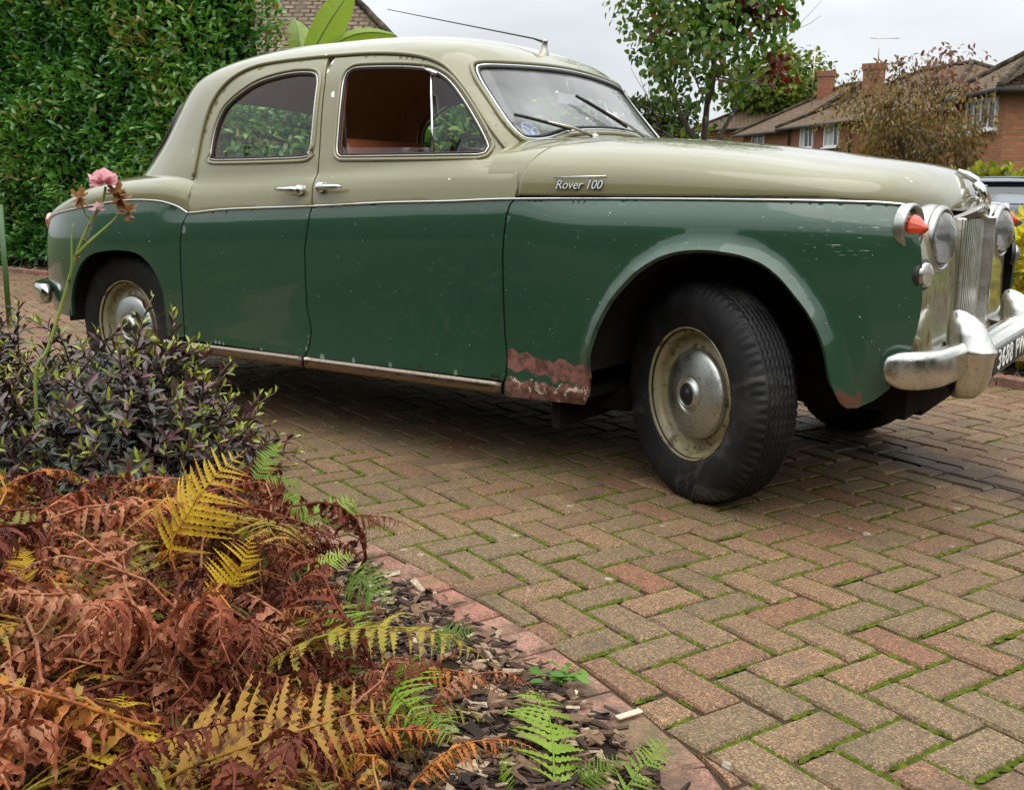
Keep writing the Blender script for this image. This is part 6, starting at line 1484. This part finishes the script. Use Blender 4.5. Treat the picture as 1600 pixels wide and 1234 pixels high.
def house(label, A, B, depth, z0, eave, ridge, wins, brick, tile, hip=(1, 1), inset=None, name='brick_house'):
    """A -> B is the wall seen from the drive (left to right); depth runs away from it"""
    A = np.array([A[0], A[1]], float); B = np.array([B[0], B[1]], float); w = np.linalg.norm(B - A); u = (B - A) / w; n = np.array([-u[1], u[0]])
    org = np.array([*((A + B) / 2), z0]); root = empty(name, org); tag(root, label, 'house')
    P = lambda a, d, z: np.array([*(A + u * a + n * d), z])
    quad_uv('wall', [[P(0, 0, z0), P(w, 0, z0), P(w, 0, eave), P(0, 0, eave)], [P(w, 0, z0), P(w, depth, z0), P(w, depth, eave), P(w, 0, eave)], [P(w, depth, z0), P(0, depth, z0), P(0, depth, eave), P(w, depth, eave)], [P(0, depth, z0), P(0, 0, z0), P(0, 0, eave), P(0, depth, eave)]], brick, root, org)
    o = .38; h0 = depth / 2 * hip[0]; h1 = depth / 2 * hip[1]; ze = eave - .05
    c = [P(-o, -o, ze), P(w + o, -o, ze), P(w + o, depth + o, ze), P(-o, depth + o, ze)]; r0 = P(h0 - (0 if hip[0] else o), depth / 2, ridge); r1 = P(w - h1 + (0 if hip[1] else o), depth / 2, ridge)
    rf = quad_uv('roof', [[c[0], c[1], r1, r0], [c[1], c[2], r1], [c[2], c[3], r0, r1], [c[3], c[0], r0]], tile, root, org)
    mb = MB()
    for p, q in ((c[0], r0), (c[1], r1), (r0, r1), (c[2], r1), (c[3], r0)):
        m_ = max(2, int(np.linalg.norm(q - p) / .33)); mb.tube([p + (q - p) * t - org + np.array([0, 0, .03 + .012 * (i % 2)]) for i, t in enumerate(np.linspace(0, 1, m_))], .09, 6)
    mb.build('ridge_tiles', tile, rf)
    g = MB(); g.tube([c[0] - org + [0, 0, -.05], c[1] - org + [0, 0, -.05]], .07, 6); g.tube([c[1] - org + [0, 0, -.05], c[2] - org + [0, 0, -.05]], .07, 6)
    g.add([P(-o, -o, ze - .03) - org, P(w + o, -o, ze - .03) - org, P(w + o, 0, ze - .03) - org, P(-o, 0, ze - .03) - org], [(0, 1, 2, 3)], False); g.add([P(w + o, -o, ze - .03) - org, P(w + o, depth, ze - .03) - org, P(w, depth, ze - .03) - org, P(w, -o, ze - .03) - org], [(0, 1, 2, 3)], False); g.build('gutter', M_EAVE, root)
    rz = math.atan2(u[1], u[0])
    for (a, zb, ww, hh, lights, *curt) in wins:
        c0 = P(a + ww / 2, -.02, zb + hh / 2) - org; fr = MB(); t = .06
        for (dx, dz, sx, sz) in ((0, hh / 2, ww, t), (0, -hh / 2, ww, t * 1.4), (-ww / 2 + t / 2, 0, t, hh), (ww / 2 - t / 2, 0, t, hh)): fr.box(c0 + np.array([*(u * dx), dz]), (sx, .10, sz), rz)
        for k in range(1, lights): fr.box(c0 + np.array([*(u * (-ww / 2 + ww * k / lights)), 0]), (t * .8, .085, hh), rz)
        win = fr.build('window', M_FRAME, root); s_ = MB(); s_.box(c0 + np.array([*(-n * .03), -hh / 2 - .05]), (ww + .12, .18, .05), rz); s_.build('sill', M_FRAME, win)
        for k in range(lights):
            pc = c0 + np.array([*(u * (-ww / 2 + ww * (k + .5) / lights)), 0]); hw = ww / lights / 2 - .02; q = [pc + np.array([*(u * (-hw) - n * .012), -hh / 2 + .03]), pc + np.array([*(u * hw - n * .012), -hh / 2 + .03]), pc + np.array([*(u * hw - n * .012), hh / 2 - .03]), pc + np.array([*(u * (-hw) - n * .012), hh / 2 - .03])]
            obj('pane', q, [(0, 1, 2, 3)], M_CURT if (curt and k in curt[0]) else M_PANE, win, False)
    return root, P, org
def chimney(root, org, c, size, z0, z1, mat, name='chimney', pots=1):
    c = np.array(c, float); s = np.array(size, float) / 2
    q = lambda z, k=1.0: [np.array([c[0] - s[0] * k, c[1] - s[1] * k, z]), np.array([c[0] + s[0] * k, c[1] - s[1] * k, z]), np.array([c[0] + s[0] * k, c[1] + s[1] * k, z]), np.array([c[0] - s[0] * k, c[1] + s[1] * k, z])]
    def ring(a, b, k): A_, B_ = q(a, k), q(b, k); return [[A_[i], A_[(i + 1) % 4], B_[(i + 1) % 4], B_[i]] for i in range(4)] + [B_]
    o = quad_uv(name, ring(z0, z1 - .22, 1) + ring(z1 - .22, z1, 1.14), mat, root, org)
    for k in range(pots): V, F = revolve([(.10, 0), (.12, .03), (.09, .06), (.085, .26), (.10, .30), (.07, .30), (.06, .05)], 12, np.array([c[0] + (k - (pots - 1) / 2) * .35, c[1], z1]) - org, (0, 0, 1)); obj('chimney_pot', V, F, M_BRK1, o)
def aerial(label, base, h, boom, cat='aerial', az=.3):
    r = empty('roof_aerial', base); tag(r, label, cat); mb = MB(); mb.tube([(0, 0, 0), (0, 0, h)], .022, 6); mb.build('mast', M_TRIM, r)
    if boom:
        d = np.array([math.cos(az), math.sin(az), 0]); e = np.array([-d[1], d[0], 0]); b = MB(); b.tube([d * -.35 + [0, 0, h - .05], d * .75 + [0, 0, h - .05]], .016, 6)
        b.build('boom', M_TRIM, r)
        for k in range(9):
            p = d * (-.3 + k * .125) + np.array([0, 0, h - .05]); b = MB(); b.tube([p - e * .14 + [0, 0, -.03], p + e * .14 + [0, 0, .03]], .009, 5); b.build('element', M_TRIM, r)
h1, P1, o1 = house('long red brick house with white windows and twin chimneys across the road', (-14.246, 39.635), (-6.724, 32.967), 7.2, -.12, 3.80, 5.75, [(1.07, 2.91, 1.0, 0.77, 3, (0,)), (2.88, 2.88, 1.05, 0.81, 3, (0, 1)), (7.61, 2.85, 0.8, 0.64, 2, ())], M_BRK1, M_TILE1)
chimney(h1, o1, (-10.79, 39.16), (.72, .5), 4.87, 6.05, M_BRK1, 'chimney', 2)
h2, P2, o2 = house('lower red brick house end with one white window, left of the long house', (-17.239, 42.241), (-14.268, 39.840), 6.0, -.12, 3.72, 5.62, [(0.84, 2.7, 1.05, 0.9, 2, ())], M_BRK1, M_TILE1, (1, 0))
chimney(h2, o2, (-13.72, 42.46), (.56, .56), 4.51, 6.25, M_BRK1)
h3, P3, o3 = house('small far house with mossy hipped tile roof behind the young tree', (-22.465, 49.253), (-18.014, 47.839), 5.5, -.12, 4.44, 6.15, [], M_BRK1, M_TILE1)
h4, P4, o4 = house('orange brick house with brown tiled hip roof at the right edge', (-5.135, 27.069), (-3.577, 24.921), 7.5, -.12, 3.62, 6.3, [(0.71, 2.68, 1.61, .74, 4, ())], M_BRK2, M_TILE2)
aerial('television aerial with short rods on the twin chimney', (-10.68, 39.19, 5.76), 1.28, True, az=.55)
aerial('thin whip mast on the left chimney roof', (-14.07, 41.81, 4.61), 2.64, False)
for rt, PP, oo, aa_, zz in ((h1, P1, o1, 4.75, 3.75), (h1, P1, o1, .2, 3.75), (h4, P4, o4, .35, 3.55)):
    MB().tube([PP(aa_, -.34, zz) - oo, PP(aa_, -.08, zz - .3) - oo, PP(aa_, -.08, 0) - oo], .045, 6).build('downpipe', M_EAVE, rt)
# ---------------- tiled roof above the tall hedge, its tiles laid one by one
def tiled_roof():
    E_ = np.array([-14.884, 15.416, 4.375]); lf = np.array([-0.8288, -0.5596, 0]); bk = np.array([-0.5581, 0.8298, 0]); up = bk * .77 + np.array([0, 0, .64]); nr = np.cross(up, lf); nr /= np.linalg.norm(nr); nr = nr if nr[2] > 0 else -nr
    E_ = E_ - up * 1.3 - lf * 1.3 * .62
    base = np.array([*(E_ + lf * 4 + bk * 3)[:2], 0]); root = empty('tiled_house', base); tag(root, 'house with old brown plain tile roof rising behind hedge and banana leaves', 'house')
    top = 4.6; hipk = .62
    W0 = [E_ + bk * .35, E_ + bk * .35 + lf * 10, E_ + bk * 6 + lf * 10, E_ + bk * 6]
    quad_uv('wall', [[np.array([*a[:2], -.1]), np.array([*b[:2], -.1]), np.array([*b[:2], E_[2] - .1]), np.array([*a[:2], E_[2] - .1])] for a, b in zip(W0, W0[1:] + W0[:1])], M_BRK2, root, base)
    a, b, c, d = E_ - nr * .03, E_ + lf * 10.5 - nr * .03, E_ + lf * 10.5 + up * top - nr * .03, E_ + lf * top * hipk + up * top - nr * .03; e = E_ + bk * 5.6 - nr * .0; 
    rf = quad_uv('roof', [[a, b, c, d], [e, a, d]], M_TILE2, root, base)
    MT_ = NT('plain_tile'); r = MT_.orand(); MT_.set(color=MT_.mix(MT_.rng(MT_.noise(9, 4), .4, .7, 0, .6), MT_.ramp(r, [(0, (.12, .085, .06)), (.4, (.19, .125, .08)), (.8, (.24, .165, .105)), (1, (.30, .18, .12))]), (.08, .07, .05)), rough=.95, spec=.15); MT_.bump(MT_.noise(60, 4), .4, .01)
    tw, gauge = .175, .115; V = []
    x = np.linspace(-tw / 2 + .003, tw / 2 - .003, 4)
    me = None
    loc = []
    for row in range(28):
        s = row * gauge; k0 = s * hipk
        for k in range(40):
            q = k0 + (k + .5 + .5 * (row % 2)) * tw
            if q > 5.4: break
            loc.append((s, q))
    Rm = np.stack([lf, up / np.linalg.norm(up), nr], 1); 
    if np.linalg.det(Rm) < 0: Rm = np.stack([-lf, up / np.linalg.norm(up), nr], 1)
    tv = []
    for yy, zz in ((-.02, .018), (.155, .004)):
        for xx in x: tv.append((xx, yy, zz + .006 * (1 - (xx / (tw / 2)) ** 2)))
    for xx in x: tv.append((xx, -.02, .004))
    tf = [(i, i + 1, i + 5, i + 4) for i in range(3)] + [(8 + i, 9 + i, i + 1, i) for i in range(3)]
    me = mesh_np('roof_tile', tv, tf, False, [MT_.m])
    vis = sorted(loc, key=lambda t: 0 if in_view(E_ + up * t[0] + lf * t[1]) else 1)
    for i, (s, q) in enumerate(vis[:300]):
        o = bpy.data.objects.new('roof_tile', me); link(o, rf); M = Matrix(Rm.tolist()).to_4x4() @ Matrix.Rotation(random.gauss(0, .03), 4, 'Z'); M.translation = Vector(E_ + up * s + lf * q + nr * random.uniform(0, .008) - base); o.matrix_basis = M
    mb = MB(); mb.tube([E_ + (d - E_) * t + nr * (.03 + .02 * (i % 2)) - base for i, t in enumerate(np.linspace(0, 1, 14))], .075, 6); mb.build('ridge_tiles', M_TILE2, rf)
tiled_roof()
# ---------------- dark hatchback parked beyond the yellow shrub
def hatch():
    c = np.array([-2.44, 19.53, -.09]); root = empty('parked_hatchback', c, R(12)); tag(root, 'dark grey hatchback parked across the road beyond the yellow shrub', 'car')
    MPT = simple('grey_metallic_paint', (.10, .115, .135), .25, metal=.5, coat=.6); MGL = simple('dark_car_glass', (.01, .012, .014), .05, spec=.8)
    # sections from tail (y=0) to nose (y=4): half width, bottom, shoulder z, roof half width, roof z
    S = [(0.0, .80, .42, .80, .70, .92), (.06, .86, .30, .88, .74, .98), (.35, .88, .28, .92, .66, 1.38), (.60, .885, .28, .93, .62, 1.47), (1.4, .89, .27, .94, .62, 1.52), (2.3, .89, .27, .94, .60, 1.48), (3.0, .88, .27, .93, .64, 1.02), (3.7, .86, .28, .86, .66, .92), (4.05, .74, .34, .72, .60, .78)]
    V = []; n = 12
    for y, w, zb, zs, rw, rz_ in S:
        pr = [(0, zb), (w * .85, zb), (w * .98, zb + .10), (w, (zb + zs) / 2), (w * .985, zs), (rw + (w - rw) * .45, zs + (rz_ - zs) * .5), (rw, rz_ - .05), (rw * .8, rz_ - .008), (0, rz_)]
        for x, z in pr: V.append((x, y, z))
        for x, z in pr[-2:0:-1]: V.append((-x, y, z))
    m = 16; F = [(i * m + k, i * m + (k + 1) % m, (i + 1) * m + (k + 1) % m, (i + 1) * m + k) for i in range(len(S) - 1) for k in range(m)] + [tuple(range(m))[::-1], tuple((len(S) - 1) * m + k for k in range(m))]
    obj('body', V, [f[::-1] for f in F], MPT, root, True)
    obj('rear_window', [(-.63, .085, 1.00), (.63, .085, 1.00), (.55, .34, 1.385), (-.55, .34, 1.385)], [(0, 1, 2, 3)], MGL, root, False)
    for sg in (-1, 1):
        b = MB(); b.rbox((sg * .70, .02, .86), (.24, .10, .13), .02); b.build('tail_lamp', M_RED, root); obj('side_window', [(sg * .84, .8, 1.0), (sg * .84, 2.6, 1.0), (sg * .70, 2.2, 1.42), (sg * .70, .9, 1.42)], [(0, 1, 2, 3)], MGL, root, False)
        for y in (.75, 3.25):
            V_, F_ = revolve([(.02, .09), (.20, .09), (.22, .07), (.30, .08), (.32, .04), (.32, -.08)], 24, (sg * .80, y, .31), (sg, 0, 0)); obj('wheel', V_, F_, M_TYRE, root)
    b = MB(); b.rbox((0, .03, .80), (.52, .03, .11), .008); b.build('number_plate', M_WHITE, root); b = MB(); b.rbox((0, .30, 1.47), (1.1, .22, .03), .01); b.build('roof_spoiler', MPT, root); b = MB(); b.rbox((.1, .02, .94), (.36, .03, .03), .008); b.build('tailgate_handle', M_BLACK, root)
hatch()
